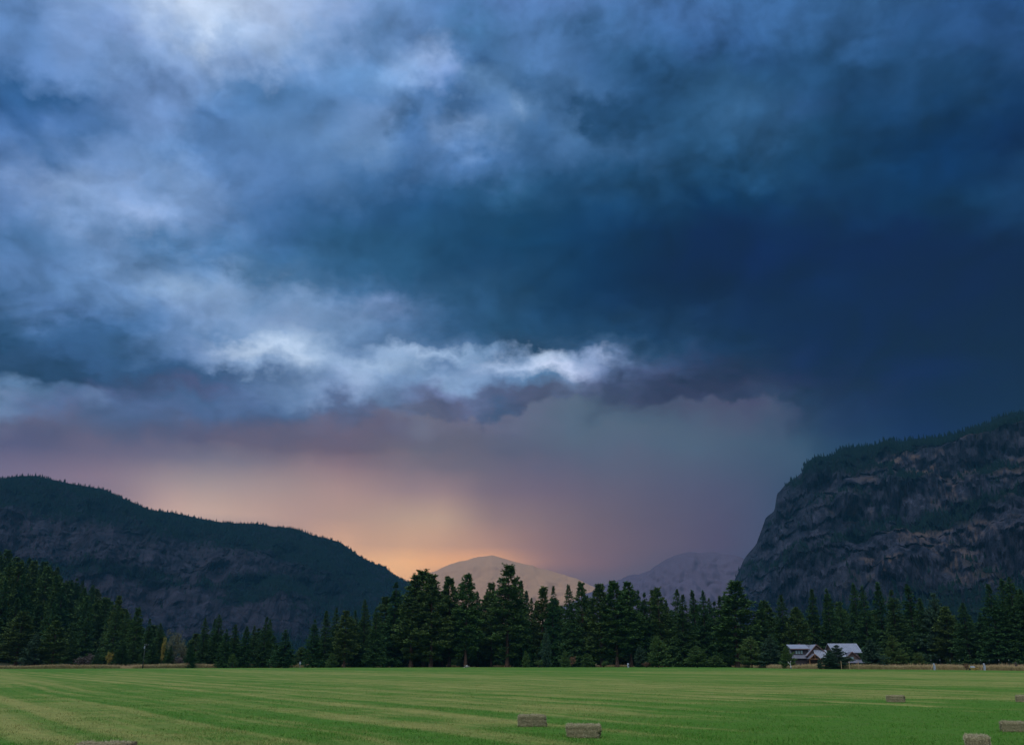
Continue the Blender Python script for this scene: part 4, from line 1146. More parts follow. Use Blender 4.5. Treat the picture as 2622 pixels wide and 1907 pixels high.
SPECIAL = {
    1299: 'tallest pine of the treeline, its round top against the orange glow',
    1874: 'broad dark pine standing tall before the foot of the cliff',
    681: 'tallest fir of the low grove beside the open gap in the trees',
    1013: 'pointed fir at the low end of the tall central stand',
    1195: 'tall pine with a slim bushy top just under the orange glow',
    1090: 'highest of the three crowded pines where mountain skyline meets trees',
    2583: 'tallest dark fir of the big clump at the picture edge',
    2388: 'pale blue-green conifer in the dark wood beyond the braced fence posts',
}
ia = _xs.index(1299)
ib = _xs.index(1999)
for i, (x, top, d, hw, k) in enumerate(LINE):
    if x in SPECIAL:
        lb = SPECIAL[x]
    elif x < 760:
        lb = '%s, %s treetop of the low grove counted from the gap' % (KW[k], ORD[i])
    elif x < 1299:
        lb = '%s, %s treetop to the left of the tallest pine' % (KW[k], ORD[ia - i - 1])
    elif x < 1999:
        lb = '%s, %s treetop to the right of the tallest pine' % (KW[k], ORD[i - ia - 1])
    else:
        lb = '%s behind the houses, %s treetop right of the cliff-foot pine' % (KW[k], ORD[i - _xs.index(1874) - 1])
    tree_at(k, x, top, d, hw * 1.3, lb, 'treetops along the far side of the field')

# young trees standing out in front: (column, top, distance, half width px, kind, label)
FRONT = [
    (1683, 1628, 318, 31, 'young', 'broad bright green young pine with a bare lower trunk before the treeline'),
    (1783, 1652, 312, 29, 'young', 'bushy bright green young pine, foliage down to the field edge'),
    (1399, 1610, 325, 16, 'blue', 'slim blue-green young fir right of the tallest pine'),
    (1346, 1665, 322, 11, 'young', 'small young pine at the foot of the tallest pine'),
    (1446, 1662, 322, 14, 'young', 'small green young pine in front of dark firs at mid treeline'),
    (1636, 1651, 326, 18, 'blue', 'blue-green young fir just left of the broad young pine'),
    (1504, 1672, 326, 20, 'young', 'low wide young pine with a rusty shrub to its left'),
    (1920, 1628, 308, 34, 'young', 'large round young pine right of the cliff-foot pine'),
    (1970, 1628, 304, 32, 'blue', 'blue-green young fir left of the gabled house'),
    (2012, 1654, 286, 22, 'young', 'small young pine touching the gabled house'),
    (2140, 1651, 266, 36, 'blue', 'blue-green young fir between the two houses'),
    (2121, 1664, 264, 24, 'blue', 'shorter lobe-topped young fir in front of the gabled house'),
    (2097, 1683, 268, 7, 'blue', 'tiny young fir before the pale roof of the gabled house'),
    (2226, 1636, 270, 36, 'blue', 'dense blue-green young fir right of the metal-roofed house'),
    (2283, 1626, 276, 34, 'young', 'olive green young pine, tallest right of the houses'),
    (2350, 1668, 278, 20, 'young', 'low olive young pine at the end of the row right of the houses'),
    (1831, 1676, 316, 24, 'young', 'low dark bushy pine under the cliff-foot pine'),
    (598, 1672, 305, 13, 'young', 'small pale green young pine in front of the low grove'),
    (850, 1670, 308, 16, 'young', 'small light green young pine below the firs left of centre'),
    (775, 1655, 340, 30, 'young', 'soft green young pine behind the white box in the gap'),
    (490, 1646, 305, 20, 'fir', 'short dark fir at the near end of the gap'),
    (60, 1566, 300, 44, 'pine', 'big pine with a bare dark trunk at the field corner by the hill'),
    (24, 1600, 318, 34, 'fir', 'dark fir left of the big corner pine'),
    (100, 1622, 296, 36, 'blue', 'blue-green young fir right of the big corner pine'),
    (148, 1590, 296, 36, 'pine', 'dark pine between the corner fir and the bare bushes'),
    (188, 1615, 312, 30, 'fir', 'dark fir behind the bare grey bushes'),
    (252, 1660, 292, 18, 'fir', 'short dark fir between the bare bushes and the yellow shrub'),
    (318, 1640, 300, 28, 'fir', 'short dense fir right of the yellow shrub'),
    (302, 1527, 352, 26, 'pine', 'tall reddish-topped pine at the edge of the hill forest'),
    (288, 1538, 366, 24, 'fir', 'tall fir just left of the reddish-topped pine'),
    (327, 1562, 350, 24, 'fir', 'pointed fir just right of the reddish-topped pine'),
    (357, 1558, 345, 24, 'pine', 'dark pine above the utility pole'),
    (383, 1583, 340, 24, 'fir', 'fir just right of the utility pole'),
    (412, 1594, 330, 26, 'fir', 'last tall fir of the hill forest before the gap'),
    (345, 1640, 322, 26, 'fir', 'short dark fir left of the utility pole'),
    (395, 1645, 305, 26, 'fir', 'short dark fir right of the utility pole'),
    (438, 1652, 312, 18, 'fir', 'small dark fir in front of the pale broadleaf tree'),
]
for x, top, d, hw, k, lb in FRONT:
    tree_at(k, x, top, d, hw, lb)
BUSH = [
    (449, 1616, 325, 22, 'pale', 'pale grey-green broadleaf tree with a few yellow leaves in the gap'),
    (474, 1634, 335, 24, 'pale', 'greyer broadleaf tree at the right of the gap'),
    (282, 1669, 298, 11, 'yellow', 'bright yellow shrub against the dark firs'),
    (420, 1629, 318, 7, 'yellow', 'small patch of yellow leaves high beside the pale broadleaf tree'),
    (215, 1680, 292, 22, 'twig', 'bare grey-brown bush at the field edge, wider one'),
    (236, 1671, 296, 16, 'twig', 'bare grey-brown bush at the field edge, taller one'),
    (1466, 1680, 326, 10, 'rust', 'thin rusty brown shrub at the foot of the mid treeline'),
    (1655, 1694, 320, 12, 'rust', 'low rusty red shrub left of the broad young pine'),
    (2473, 1697, 228, 8, 'rust', 'rusty dry shrub beside the low yellow implement'),
    (1380, 1688, 322, 14, 'green', 'low green shrub at the foot of the slim young fir'),
    (2600, 1694, 226, 5, 'twig', 'thin bare shrub at the fence near the picture edge'),
    (465, 1680, 308, 20, 'twig', 'low brown bush under the pale broadleaf trees'),
    (1545, 1690, 324, 14, 'green', 'low dark shrub under the pines right of centre'),
]
for x, top, d, hw, k, lb in BUSH:
    tree_at(k, x, top, d, hw, lb)

# the shaded rows behind, that close the gaps under the tops
rg_ = np.random.default_rng(31)
FILLB = [(470, 1650), (520, 1610), (700, 1605), (740, 1640), (790, 1640), (820, 1600), (960, 1575), (1000, 1530), (1040, 1510), (1300, 1505), (1700, 1535), (1860, 1540), (1930, 1575), (2000, 1555), (2200, 1530), (2480, 1570), (2560, 1510), (2680, 1510)]
for i in range(96):
    x = 480 + (2660 - 480) * (i + rg_.uniform(-0.4, 0.4)) / 95
    if 700 < x < 790 and i % 2:
        continue
    top = np.interp(x, [q[0] for q in FILLB], [q[1] for q in FILLB]) + rg_.uniform(0, 48)
    d = rg_.uniform(348, 400) if x < 2000 else rg_.uniform(342, 385)
    if x > 2380:
        d = rg_.uniform(325, 360)
    zone = 'the houses' if x > 2000 else ('the low grove' if x < 760 else 'the central treeline')
    tree_at(['fir', 'pine', 'spire', 'fir'][i % 4], x, top, d, rg_.uniform(28, 42), 'dark conifer in the shaded rows behind %s' % zone, 'shaded conifers behind ' + zone)


# hill forest
def hill_z(V, x, y):
    d = (V[..., 0] - x) ** 2 + (V[..., 1] - y) ** 2
    k = np.unravel_index(np.argmin(d), d.shape)
    return float(V[k][2])


TOPS = [(-60, 1405), (0, 1413), (46, 1424), (105, 1438), (135, 1458), (165, 1472), (204, 1490), (228, 1508), (253, 1526), (290, 1548), (330, 1575), (400, 1610)]
for i in range(150):
    u = rg_.uniform(0, 1)
    px = -70 + 480 * rg_.uniform(0, 1) ** 1.25
    a = azel(px, 1692)[0]
    rr = np.interp(px, [0, 470], [620, 470])
    r = 335 + (rr * 0.99 - 335) * u ** 0.75
    x, y = r * math.sin(a), r * math.cos(a)
    z = hill_z(V_H, x, y)
    # tall enough for the skyline at the crest, never above it
    ztop = at_depth(px, np.interp(px, [q[0] for q in TOPS], [q[1] for q in TOPS]), y)[2]
    h = min(rg_.uniform(19, 30), max(8.0, ztop - z + rg_.uniform(-6, 1)))
    plant(['fir', 'pine', 'fir', 'spire'][i % 4], (x, y, z - 0.5), h, rg_.uniform(4.4, 6.4), 'dark green conifer in the dense forest on the low hill', 'conifers on the low hill')
# ------------------------------------------------------------------ houses
M_METAL = flat('pale_metal_roof', (0.20, 0.21, 0.255), 0.14, 0.8, 0.55, 0.3)
M_METALD = flat('weathered_metal_roof', (0.105, 0.105, 0.13), 0.2, 0.9, 0.6, 0.3)
M_BROWN = flat('brown_shingle_wall', (0.105, 0.072, 0.060), 0.3, 2.5)
M_DARKW = flat('dark_timber_wall', (0.040, 0.032, 0.034), 0.3, 2.0)
M_TRIM = flat('red_brown_trim', (0.15, 0.085, 0.075), 0.2, 2.0)
M_TIMBER = flat('orange_timber', (0.24, 0.12, 0.055), 0.25, 2.0)
M_PANE = flat('window_glass', (0.16, 0.24, 0.24), 0.15, 0.8, 0.12, 0.6)
M_FRAME = flat('window_frame', (0.10, 0.085, 0.085), 0.2, 3.0)
M_DOOR = flat('door_wood', (0.07, 0.045, 0.035), 0.2, 3.0)


def window(parent, x0, x1, z0, z1, y):
    """frame with a recessed pane; faces the field"""
    m = MB()
    w = 0.07
    for a, b in (((x0, y - 0.06, z0), (x1, y + 0.02, z0 + w)), ((x0, y - 0.06, z1 - w), (x1, y + 0.02, z1)), ((x0, y - 0.06, z0 + w), (x0 + w, y + 0.02, z1 - w)), ((x1 - w, y - 0.06, z0 + w), (x1, y + 0.02, z1 - w))):
        m.box(a, b)
    f = m.build('window', M_FRAME, parent)
    p = MB()
    p.box((x0 + w, y - 0.03, z0 + w), (x1 - w, y - 0.005, z1 - w))
    p.build('pane', M_PANE, f)


def gable_wall(m, x0, x1, z0, xa, za, y0, y1):
    m.add([(x0, y0, z0), (x1, y0, z0), (xa, y0, za), (x0, y1, z0), (x1, y1, z0), (xa, y1, za)], [(0, 1, 2), (5, 4, 3), (0, 3, 4, 1), (1, 4, 5, 2), (2, 5, 3, 0)])


def one(name, mat, parent, boxes=(), slabs=()):
    m = MB()
    for b in boxes:
        m.box(*b)
    for q, th in slabs:
        m.slab(q, th)
    return m.build(name, mat, parent)


def seams(parent, quad, n):
    """standing seams up a metal roof plane"""
    q = [Vector(p) for p in quad]
    m = MB()
    nv = (q[1] - q[0]).cross(q[3] - q[0]).normalized()
    nv = nv if nv.z > 0 else -nv
    for i in range(1, n):
        a = q[0].lerp(q[1], i / n)
        b = q[3].lerp(q[2], i / n)
        m.tube(a + nv * 0.02, b + nv * 0.02, 0.035, n=4)
    return m.build('roof_seams', M_METALD, parent)


def house_a():
    p = at_depth(2070, 1692, 300)
    o = empty('house', (p[0], p[1], float(ground_z(p[0], p[1]))))
    tag(o, 'low gabled house with a wide dormer of three pale windows and a timber porch', 'house')
    m = MB()
    m.box((-4.7, 0, 0), (5.0, 8, 2.9))
    m.add([(-4.7, 0, 2.9), (-4.7, 8, 2.9), (-4.7, 4, 6.7), (2.4, 0, 2.9), (2.4, 8, 2.9), (2.4, 4, 6.7)], [(0, 1, 2), (5, 4, 3), (0, 2, 5, 3), (1, 4, 5, 2), (0, 3, 4, 1)])
    m.build('wall', M_DARKW, o)
    front = [(-5.1, -0.7, 2.9), (2.8, -0.7, 2.9), (2.8, 4, 6.95), (-5.1, 4, 6.95)]
    r = one('roof', M_METALD, o, slabs=[(front, 0.18), ([(-5.1, 8.7, 2.9), (2.8, 8.7, 2.9), (2.8, 4, 6.95), (-5.1, 4, 6.95)], 0.18)])
    seams(r, front, 12)
    one('chimney', M_TRIM, r, boxes=[((-1.2, 5.2, 5.4), (-0.5, 5.9, 7.3))])
    d = one('dormer', M_DARKW, o, boxes=[((-4.6, 0.5, 3.6), (0.35, 4.0, 5.62))])
    dq = [(-5.2, -0.1, 5.75), (0.7, -0.1, 5.75), (0.7, 4.25, 7.02), (-5.2, 4.25, 7.02)]
    one('dormer_roof', M_METAL, d, slabs=[(dq, 0.16)])
    one('fascia', M_TRIM, d, boxes=[((-5.2, -0.16, 5.50), (0.7, -0.105, 5.72))])
    for x0 in (-3.62, -2.82, -2.02):
        window(o, x0, x0 + 0.66, 4.15, 5.25, 0.44)
    # cross gable facing the field, and the pale roof plane in front of it
    g = MB()
    g.box((-0.3, -1.0, 2.0), (5.0, 3.6, 4.0))
    gable_wall(g, -0.3, 5.0, 4.0, 2.4, 6.5, -1.0, 3.6)
    g.build('gable_wall', M_BROWN, o)
    gr = one('gable_roof', M_METAL, o, slabs=[([(2.4, -1.5, 6.95), (2.4, 4.2, 6.95), (-0.9, 4.2, 3.6), (-0.9, -1.5, 3.6)], 0.16), ([(2.4, -1.5, 6.95), (2.4, 4.2, 6.95), (5.5, 4.2, 4.3), (5.5, -1.5, 4.3)], 0.16)])
    t = MB()
    for a, b in (((2.4, -1.55, 6.9), (-0.9, -1.55, 3.55)), ((2.4, -1.55, 6.9), (5.5, -1.55, 4.25))):
        t.tube(a, b, 0.14, n=4)
    t.build('barge_board', M_TRIM, gr)
    pq = [(1.5, -3.0, 2.9), (5.4, -3.0, 2.9), (5.4, -1.02, 5.35), (1.5, -1.02, 5.35)]
    pr = one('porch_roof', M_METAL, o, slabs=[(pq, 0.15)])
    seams(pr, pq, 8)
    e = one('entry_roof', M_METALD, o, slabs=[([(0.9, -4.0, 4.25), (0.9, -1.2, 4.25), (-0.9, -1.2, 2.75), (-0.9, -4.0, 2.75)], 0.13), ([(0.9, -4.0, 4.25), (0.9, -1.2, 4.25), (2.7, -1.2, 2.75), (2.7, -4.0, 2.75)], 0.13)])
    t = MB()
    t.tube((-0.8, -4.02, 2.72), (0.9, -4.02, 4.1), 0.10, n=4)
    t.tube((2.6, -4.02, 2.72), (0.9, -4.02, 4.1), 0.10, n=4)
    t.tube((-0.7, -4.02, 2.70), (2.5, -4.02, 2.70), 0.10, n=4)
    t.tube((0.9, -4.02, 2.70), (0.9, -4.02, 4.0), 0.08, n=4)
    t.build('timber_truss', M_TIMBER, e)
    for x in (-0.6, 2.4, 5.1):
        one('post', M_TIMBER, o, boxes=[((x - 0.1, -3.4 if x < 5 else -2.9, 0), (x + 0.1, -3.2 if x < 5 else -2.7, 2.72))])
    dr = one('door', M_DOOR, o, boxes=[((0.45, -0.06, 0), (1.4, -0.005, 2.1))])
    one('handle', M_METAL, dr, boxes=[((1.22, -0.10, 1.0), (1.28, -0.06, 1.12))])


def house_b():
    p = at_depth(2172, 1692, 304)
    o = empty('house', (p[0], p[1], float(ground_z(p[0], p[1]))))
    tag(o, 'taller brown shingled house with a big pale metal roof between young firs', 'house')
    m = MB()
    m.box((-4.2, 0, 0), (3.3, 8, 6.0))
    m.add([(-4.2, 0, 6), (-4.2, 8, 6), (-4.2, 4, 8.5), (3.3, 0, 6), (3.3, 8, 6), (3.3, 4, 8.5)], [(0, 1, 2), (5, 4, 3), (0, 2, 5, 3), (1, 4, 5, 2), (0, 3, 4, 1)])
    m.build('wall', M_BROWN, o)
    fq = [(-4.7, -0.75, 5.95), (4.5, -0.75, 5.95), (4.5, 4, 8.75), (-4.7, 4, 8.75)]
    r = one('roof', M_METAL, o, slabs=[(fq, 0.18), ([(-4.7, 8.75, 5.95), (4.5, 8.75, 5.95), (4.5, 4, 8.75), (-4.7, 4, 8.75)], 0.18)])
    seams(r, fq, 16)
    sh = [(-4.6, -2.6, 4.7), (-1.2, -2.6, 4.7), (-1.2, -0.78, 5.9), (-4.6, -0.78, 5.9)]
    one('lean_to_roof', M_METAL, o, slabs=[(sh, 0.15)])
    g = MB()
    g.box((-1.55, -3.2, 0), (2.3, -0.005, 4.3))
    gable_wall(g, -1.55, 2.3, 4.3, 0.2, 5.95, -3.2, -0.005)
    g.build('gable_wall', M_BROWN, o)
    gr = one('gable_roof', M_METALD, o, slabs=[([(0.2, -3.7, 6.2), (0.2, -0.02, 6.2), (-1.9, -0.02, 4.35), (-1.9, -3.7, 4.35)], 0.14), ([(0.2, -3.7, 6.2), (0.2, -0.02, 6.2), (2.75, -0.02, 4.1), (2.75, -3.7, 4.1)], 0.14)])
    t = MB()
    t.tube((0.2, -3.76, 6.14), (-1.9, -3.76, 4.3), 0.13, n=4)
    t.tube((0.2, -3.76, 6.14), (2.75, -3.76, 4.05), 0.13, n=4)
    t.build('barge_board', M_TRIM, gr)
    pq = [(-1.7, -5.0, 2.95), (3.8, -5.0, 2.95), (3.3, -3.22, 3.95), (-1.2, -3.22, 3.95)]
    one('porch_roof', M_METALD, o, slabs=[(pq, 0.14)])
    one('porch_shade_panel', M_DARKW, o, boxes=[((-1.5, -3.3, 0), (3.0, -3.205, 2.9))])  # dark sheet over the brown wall, standing in for shade under the porch
    for x in (-1.5, 0.9, 3.5):
        one('post', M_TIMBER, o, boxes=[((x - 0.1, -4.9, 0), (x + 0.1, -4.7, 2.82))])
    window(o, 2.45, 3.05, 4.6, 5.6, -0.03)
    window(o, -0.4, 0.7, 3.98, 4.75, -3.23)


house_a()
house_b()

# ------------------------------------------------------------------ hay bales
def bale_mat(t, b):
    tc = t.node('ShaderNodeTexCoord')
    x, y, z = t.sep(tc.outputs['Object'])
    n = t.noise(t.xyz(t.math('MULTIPLY', x, 1.0), y, t.math('MULTIPLY', z, 2.2)), 26.0, 6, 0.75)
    n2 = t.noise(tc.outputs['Object'], 5.0, 4, 0.6)
    c = t.mix(t.rng(n.outputs[0], 0.3, 0.7), (0.060, 0.052, 0.026), (0.36, 0.30, 0.165))
    c = t.mix(t.rng(n2.outputs[0], 0.45, 0.7, 0, 0.5), c, (0.13, 0.135, 0.07))
    t.l.new(c, b.inputs['Base Color'])
    bp = t.node('ShaderNodeBump')
    bp.inputs['Strength'].default_value = 0.9
    bp.inputs['Distance'].default_value = 0.03
    t.l.new(n.outputs[0], bp.inputs['Height'])
    t.l.new(bp.outputs[0], b.inputs['Normal'])


M_BALE = material('pressed_hay', bale_mat, 0.95, 0.05)
M_STRAW = dry_mat('loose_straw', (0.36, 0.30, 0.18), (0.21, 0.185, 0.11), (0.54, 0.46, 0.30))
M_TWINE = flat('baling_twine', (0.16, 0.12, 0.07), 0.2, 20.0)


def bale(loc, rz, L, D, H, seed, label, sag=0.0):
    rg = np.random.default_rng(seed)
    o = empty('hay_bale', loc, rz)
    tag(o, label, 'hay bale', 'hay bales lying in the field')
    nx, ny, nz = 30, 14, 12
    pn = PN(seed)
    V, Fc, idx = [], [], {}

    def vid(i, j, k):
        key = (i, j, k)
        if key not in idx:
            idx[key] = len(V)
            V.append((i / nx - 0.5, j / ny - 0.5, k / nz))
        return idx[key]
    for i in range(nx):
        for j in range(ny):
            Fc.append([vid(i, j, 0), vid(i, j + 1, 0), vid(i + 1, j + 1, 0), vid(i + 1, j, 0)])
            Fc.append([vid(i, j, nz), vid(i + 1, j, nz), vid(i + 1, j + 1, nz), vid(i, j + 1, nz)])
        for k in range(nz):
            Fc.append([vid(i, 0, k), vid(i + 1, 0, k), vid(i + 1, 0, k + 1), vid(i, 0, k + 1)])
            Fc.append([vid(i, ny, k), vid(i, ny, k + 1), vid(i + 1, ny, k + 1), vid(i + 1, ny, k)])
    for j in range(ny):
        for k in range(nz):
            Fc.append([vid(0, j, k), vid(0, j, k + 1), vid(0, j + 1, k + 1), vid(0, j + 1, k)])
            Fc.append([vid(nx, j, k), vid(nx, j + 1, k), vid(nx, j + 1, k + 1), vid(nx, j, k + 1)])
    V = np.array(V)
    u = V.copy()
    # rounded, slightly bulging block with flake seams and twine waists
    e = np.abs(np.stack([u[:, 0] * 2, u[:, 1] * 2, u[:, 2] * 2 - 1], 1))
    corner = np.sort(e, 1)[:, 1]
    rnd = 1 - 0.055 * np.clip((corner - 0.8) / 0.2, 0, 1) ** 2
    flake = 0.012 * np.abs(np.sin(u[:, 0] * L / 0.11 * np.pi + rg.uniform(0, 3)))
    lay = 0.018 * np.exp(-((u[:, 2] - 0.66) / 0.05) ** 2) + 0.012 * np.exp(-((u[:, 2] - 0.34) / 0.05) ** 2)
    n1 = pn.fbm(u[:, 0] * 6 + u[:, 2] * 2.3, u[:, 1] * 5 + u[:, 2] * 4, 4)
    P = np.stack([u[:, 0] * L, u[:, 1] * D, u[:, 2] * H], 1)
    cen = np.array([0, 0, H / 2])
    d = P - cen
    P = cen + d * (rnd + 0.05 * n1 - flake * 0.8)[:, None]
    P[:, 1] *= 1 - lay * 3 * (np.abs(u[:, 1]) > 0.3)
    P[:, 0] += 0.05 * n1 * L * (np.abs(u[:, 0]) > 0.45) + sag * (u[:, 2] - 0.5) * np.sign(u[:, 0]) * 0.06
    P[:, 2] = np.maximum(P[:, 2] + 0.03 * pn.fbm(u[:, 0] * 4 + 9, u[:, 1] * 4, 3) * (u[:, 2] > 0.9), 0)
    link('body', mesh_np('body', P, np.array(Fc), [M_BALE], True), o)
    # straw ends bristling from every face
    n = 2600
    f = np.array(Fc)[rg.integers(0, len(Fc), n)]
    w = rg.dirichlet((1, 1, 1, 1), n)
    c = (P[f] * w[..., None]).sum(1)
    nrm = np.cross(P[f[:, 1]] - P[f[:, 0]], P[f[:, 3]] - P[f[:, 0]])
    nrm /= np.linalg.norm(nrm, axis=1, keepdims=True) + 1e-9
    dd = nrm * rg.uniform(0.15, 0.9, (n, 1)) + rg.normal(0, 0.55, (n, 3))
    dd /= np.linalg.norm(dd, axis=1, keepdims=True)
    ln = rg.uniform(0.02, 0.065, n) * np.where(nrm[:, 2] > 0.5, 1.25, 1.0)
    wv = np.cross(dd, rg.normal(0, 1, (n, 3)))
    wv /= np.linalg.norm(wv, axis=1, keepdims=True)
    wv *= rg.uniform(0.002, 0.005, (n, 1))
    v = np.stack([c - wv, c + wv, c + dd * ln[:, None]], 1).reshape(-1, 3)
    v[:, 2] = np.maximum(v[:, 2], 0.0)
    s = link('straw', mesh_np('straw', v, np.arange(3 * n).reshape(-1, 3), [M_STRAW], False, {'rnd': np.repeat(rg.uniform(0, 1, n), 3)}), o)
    s['kind'] = 'stuff'
    for ty in (-0.16, 0.16):
        m = MB()
        pts = [(-L / 2 * 1.0, ty * D * 2, 0.01), (-L / 2 * 1.01, ty * D * 2, H * 0.99), (L / 2 * 1.01, ty * D * 2, H * 0.99), (L / 2 * 1.0, ty * D * 2, 0.01)]
        for a, b in zip(pts[:-1], pts[1:]):
            m.tube(a, b, 0.005, n=4)
        m.build('twine', M_TWINE, o)


def bale_at(px, py, rz, L, D, H, seed, label, **k):
    p = on_ground(px, py, 0.06)
    z = float(field_z(np.array([p[0]]), np.array([p[1]]))[0])
    p = on_ground(px, py, z)
    # py is the foot of the near face: step back to the middle of the bale
    k_ = (D if abs(rz) < 45 else L) * 0.5 / math.hypot(p[0], p[1])
    bale((p[0] * (1 + k_), p[1] * (1 + k_), z - 0.02), math.radians(rz), L, D, H, seed, label, **k)


bale_at(1362, 1860, 6, 0.86, 0.44, 0.36, 3, 'hay bale with a ragged crumbling end, second from the middle of the field')
bale_at(1494, 1889, -5, 0.90, 0.46, 0.355, 4, 'hay bale with a pale bristly top, closest to the middle of the field', sag=1.0)
bale_at(2294, 1797, -19, 0.88, 0.46, 0.34, 5, 'small distant hay bale standing alone far out on the field')
bale_at(2628, 1797, -24, 0.92, 0.46, 0.34, 6, 'distant hay bale cut off by the picture edge, level with the lone one')
bale_at(2612, 1874, -20, 1.02, 0.48, 0.305, 7, 'long low hay bale cut off by the picture edge, behind the end-on bale')
bale_at(2508, 1938, 66, 0.86, 0.50, 0.43, 8, 'hay bale seen end-on with a shaggy pale top near the lower corner')
bale_at(265, 1970, 3, 1.04, 0.50, 0.49, 9, 'hay bale of which only the pale top shows at the bottom edge')

# ------------------------------------------------------------------ small things along the far edge
M_WHITEP = flat('white_paint', (0.27, 0.29, 0.33), 0.2, 3.0)
M_GREYW = flat('grey_weathered_wood', (0.26, 0.25, 0.23), 0.3, 4.0)
M_TAN = flat('tan_wood', (0.33, 0.22, 0.12), 0.25, 4.0)
M_YEL = flat('yellow_paint', (0.42, 0.27, 0.05), 0.2, 3.0, 0.5)
M_BLK = flat('black_rubber', (0.018, 0.020, 0.022), 0.2, 5.0)
M_STEEL = flat('grey_steel', (0.20, 0.22, 0.24), 0.2, 4.0, 0.5)
M_POLE = flat('grey_green_pole', (0.03, 0.04, 0.035), 0.25, 2.0)


def base_at(px, depth):
    p = at_depth(px, YH, depth)
    return p[0], p[1], float(ground_z(p[0], p[1]))


for px, lb in ((2390, 'white braced fence post standing nearer to the houses'), (2518, 'white braced fence post between the yellow implement and the picture edge')):
    o = empty('fence_post', base_at(px, 228), 0.15)
    tag(o, lb, 'post', 'white braced posts in the dry grass')
    m = MB()
    m.box((-0.16, -0.16, -0.1), (0.16, 0.16, 1.45))
    m.add([(-0.18, -0.18, 1.452), (0.18, -0.18, 1.452), (0.18, 0.18, 1.452), (-0.18, 0.18, 1.452), (0, 0, 1.62)], [(0, 1, 4), (1, 2, 4), (2, 3, 4), (3, 0, 4), (3, 2, 1, 0)])
    m.build('post', M_WHITEP, o)
    m = MB()
    m.tube((-0.12, 0, 1.35), (-1.0, 0, 0.0), 0.06, n=5)
    m.build('brace', M_TAN, o)
    m = MB()
    m.box((0.163, -0.14, 0.35), (0.30, 0.14, 1.1))
    m.build('side_board', M_WHITEP, o)

for i, px in enumerate((2384, 2407, 2433, 2457, 2511, 2533, 2558, 2583)):
    o = empty('slim_fence_post', base_at(px, 246))
    tag(o, 'slim green wire-fence post with a pale cap, %s from the houses' % ORD[i], 'post', 'slim wire-fence posts before the dark wood')
    m = MB()
    m.tube((0, 0, -0.2), (0, 0, 2.25), 0.035, n=5)
    m.build('post', M_POLE, o)
    m = MB()
    m.tube((0, 0, 2.252), (0, 0, 2.45), 0.065, 0.05, n=6)
    m.build('cap', M_WHITEP, o)
for i, px in enumerate((2153, 2174, 2197)):
    o = empty('wooden_stake', base_at(px, 252))
    tag(o, 'short tan wooden stake in the dry grass before the houses, %s from the gabled one' % ORD[i], 'stake', 'tan stakes before the houses')
    m = MB()
    m.tube((0, 0, -0.2), (0.03, 0, 2.0), 0.08, 0.07, n=6)
    m.build('post', M_TAN, o)
    m = MB()
    m.tube((0.03, 0, 2.001), (0.03, 0, 2.09), 0.07, 0.02, n=6)
    m.build('tip', M_TAN, o)

o = empty('farm_implement', base_at(2487, 226), 0.1)
tag(o, 'low yellow-framed farm implement with a dark drum in the dry grass', 'farm machine')
m = MB()
for a, b in (((-0.6, -0.5, 0.55), (0.6, -0.5, 0.55)), ((-0.6, 0.5, 0.55), (0.6, 0.5, 0.55)), ((-0.6, -0.5, 0.55), (-0.6, 0.5, 0.55)), ((0.6, -0.5, 0.55), (0.6, 0.5, 0.55)), ((-0.6, -0.5, 0.2), (0.6, -0.5, 0.2)), ((0.6, 0, 0.5), (1.5, 0, 0.42)), ((-0.6, 0, 0.55), (-0.6, 0, 1.05)), ((0.6, 0, 0.55), (0.6, 0, 1.0))):
    m.tube(a, b, 0.06, n=6)
m.build('frame', M_YEL, o)
m = MB()
m.tube((-0.52, 0, 0.62), (0.52, 0, 0.62), 0.36, n=14)
m.build('drum', M_STEEL, o)
for s in (-1, 1):
    m = MB()
    m.tube((s * 0.68, 0.1, 0.33), (s * 0.86, 0.1, 0.33), 0.33, n=14)
    w_ = m.build('wheel', M_BLK, o)
    m = MB()
    m.tube((s * 0.66, 0.1, 0.33), (s * 0.88, 0.1, 0.33), 0.15, n=10)
    m.build('rim', M_YEL, w_)

o = empty('valve_hood', base_at(1608, 318))
tag(o, 'pale blue-white standpipe hood at the field edge, left of the broad young pine', 'standpipe')
m = MB()
m.tube((0, 0, -0.1), (0, 0, 0.5), 0.26, 0.30, n=10)
m.tube((0, 0, 0.5), (0, 0, 1.25), 0.34, 0.30, n=10)
m.tube((0, 0, 1.25), (0.02, 0, 1.45), 0.30, 0.16, n=10)
m.build('body', M_WHITEP, o)
m = MB()
m.box((-0.10, -0.36, 0.72), (0.26, -0.26, 0.95))
m.build('vent', M_BLK, o)

o = empty('nest_box', base_at(769, 306))
tag(o, 'small white nest box on a grey post in the gap of the trees', 'nest box')
m = MB()
m.tube((0, 0, -0.1), (0, 0, 1.2), 0.10, n=6)
m.build('post', M_GREYW, o)
m = MB()
m.box((-0.26, -0.2, 1.2), (0.26, 0.2, 1.78))
b_ = m.build('box', M_WHITEP, o)
m = MB()
m.tube((0, -0.215, 1.55), (0, -0.201, 1.55), 0.05, n=8)
m.build('entrance', M_BLK, b_)
one('roof', M_WHITEP, o, slabs=[([(-0.36, -0.32, 1.84), (0.36, -0.32, 2.0), (0.36, 0.26, 2.0), (-0.36, 0.26, 1.84)], 0.05)])

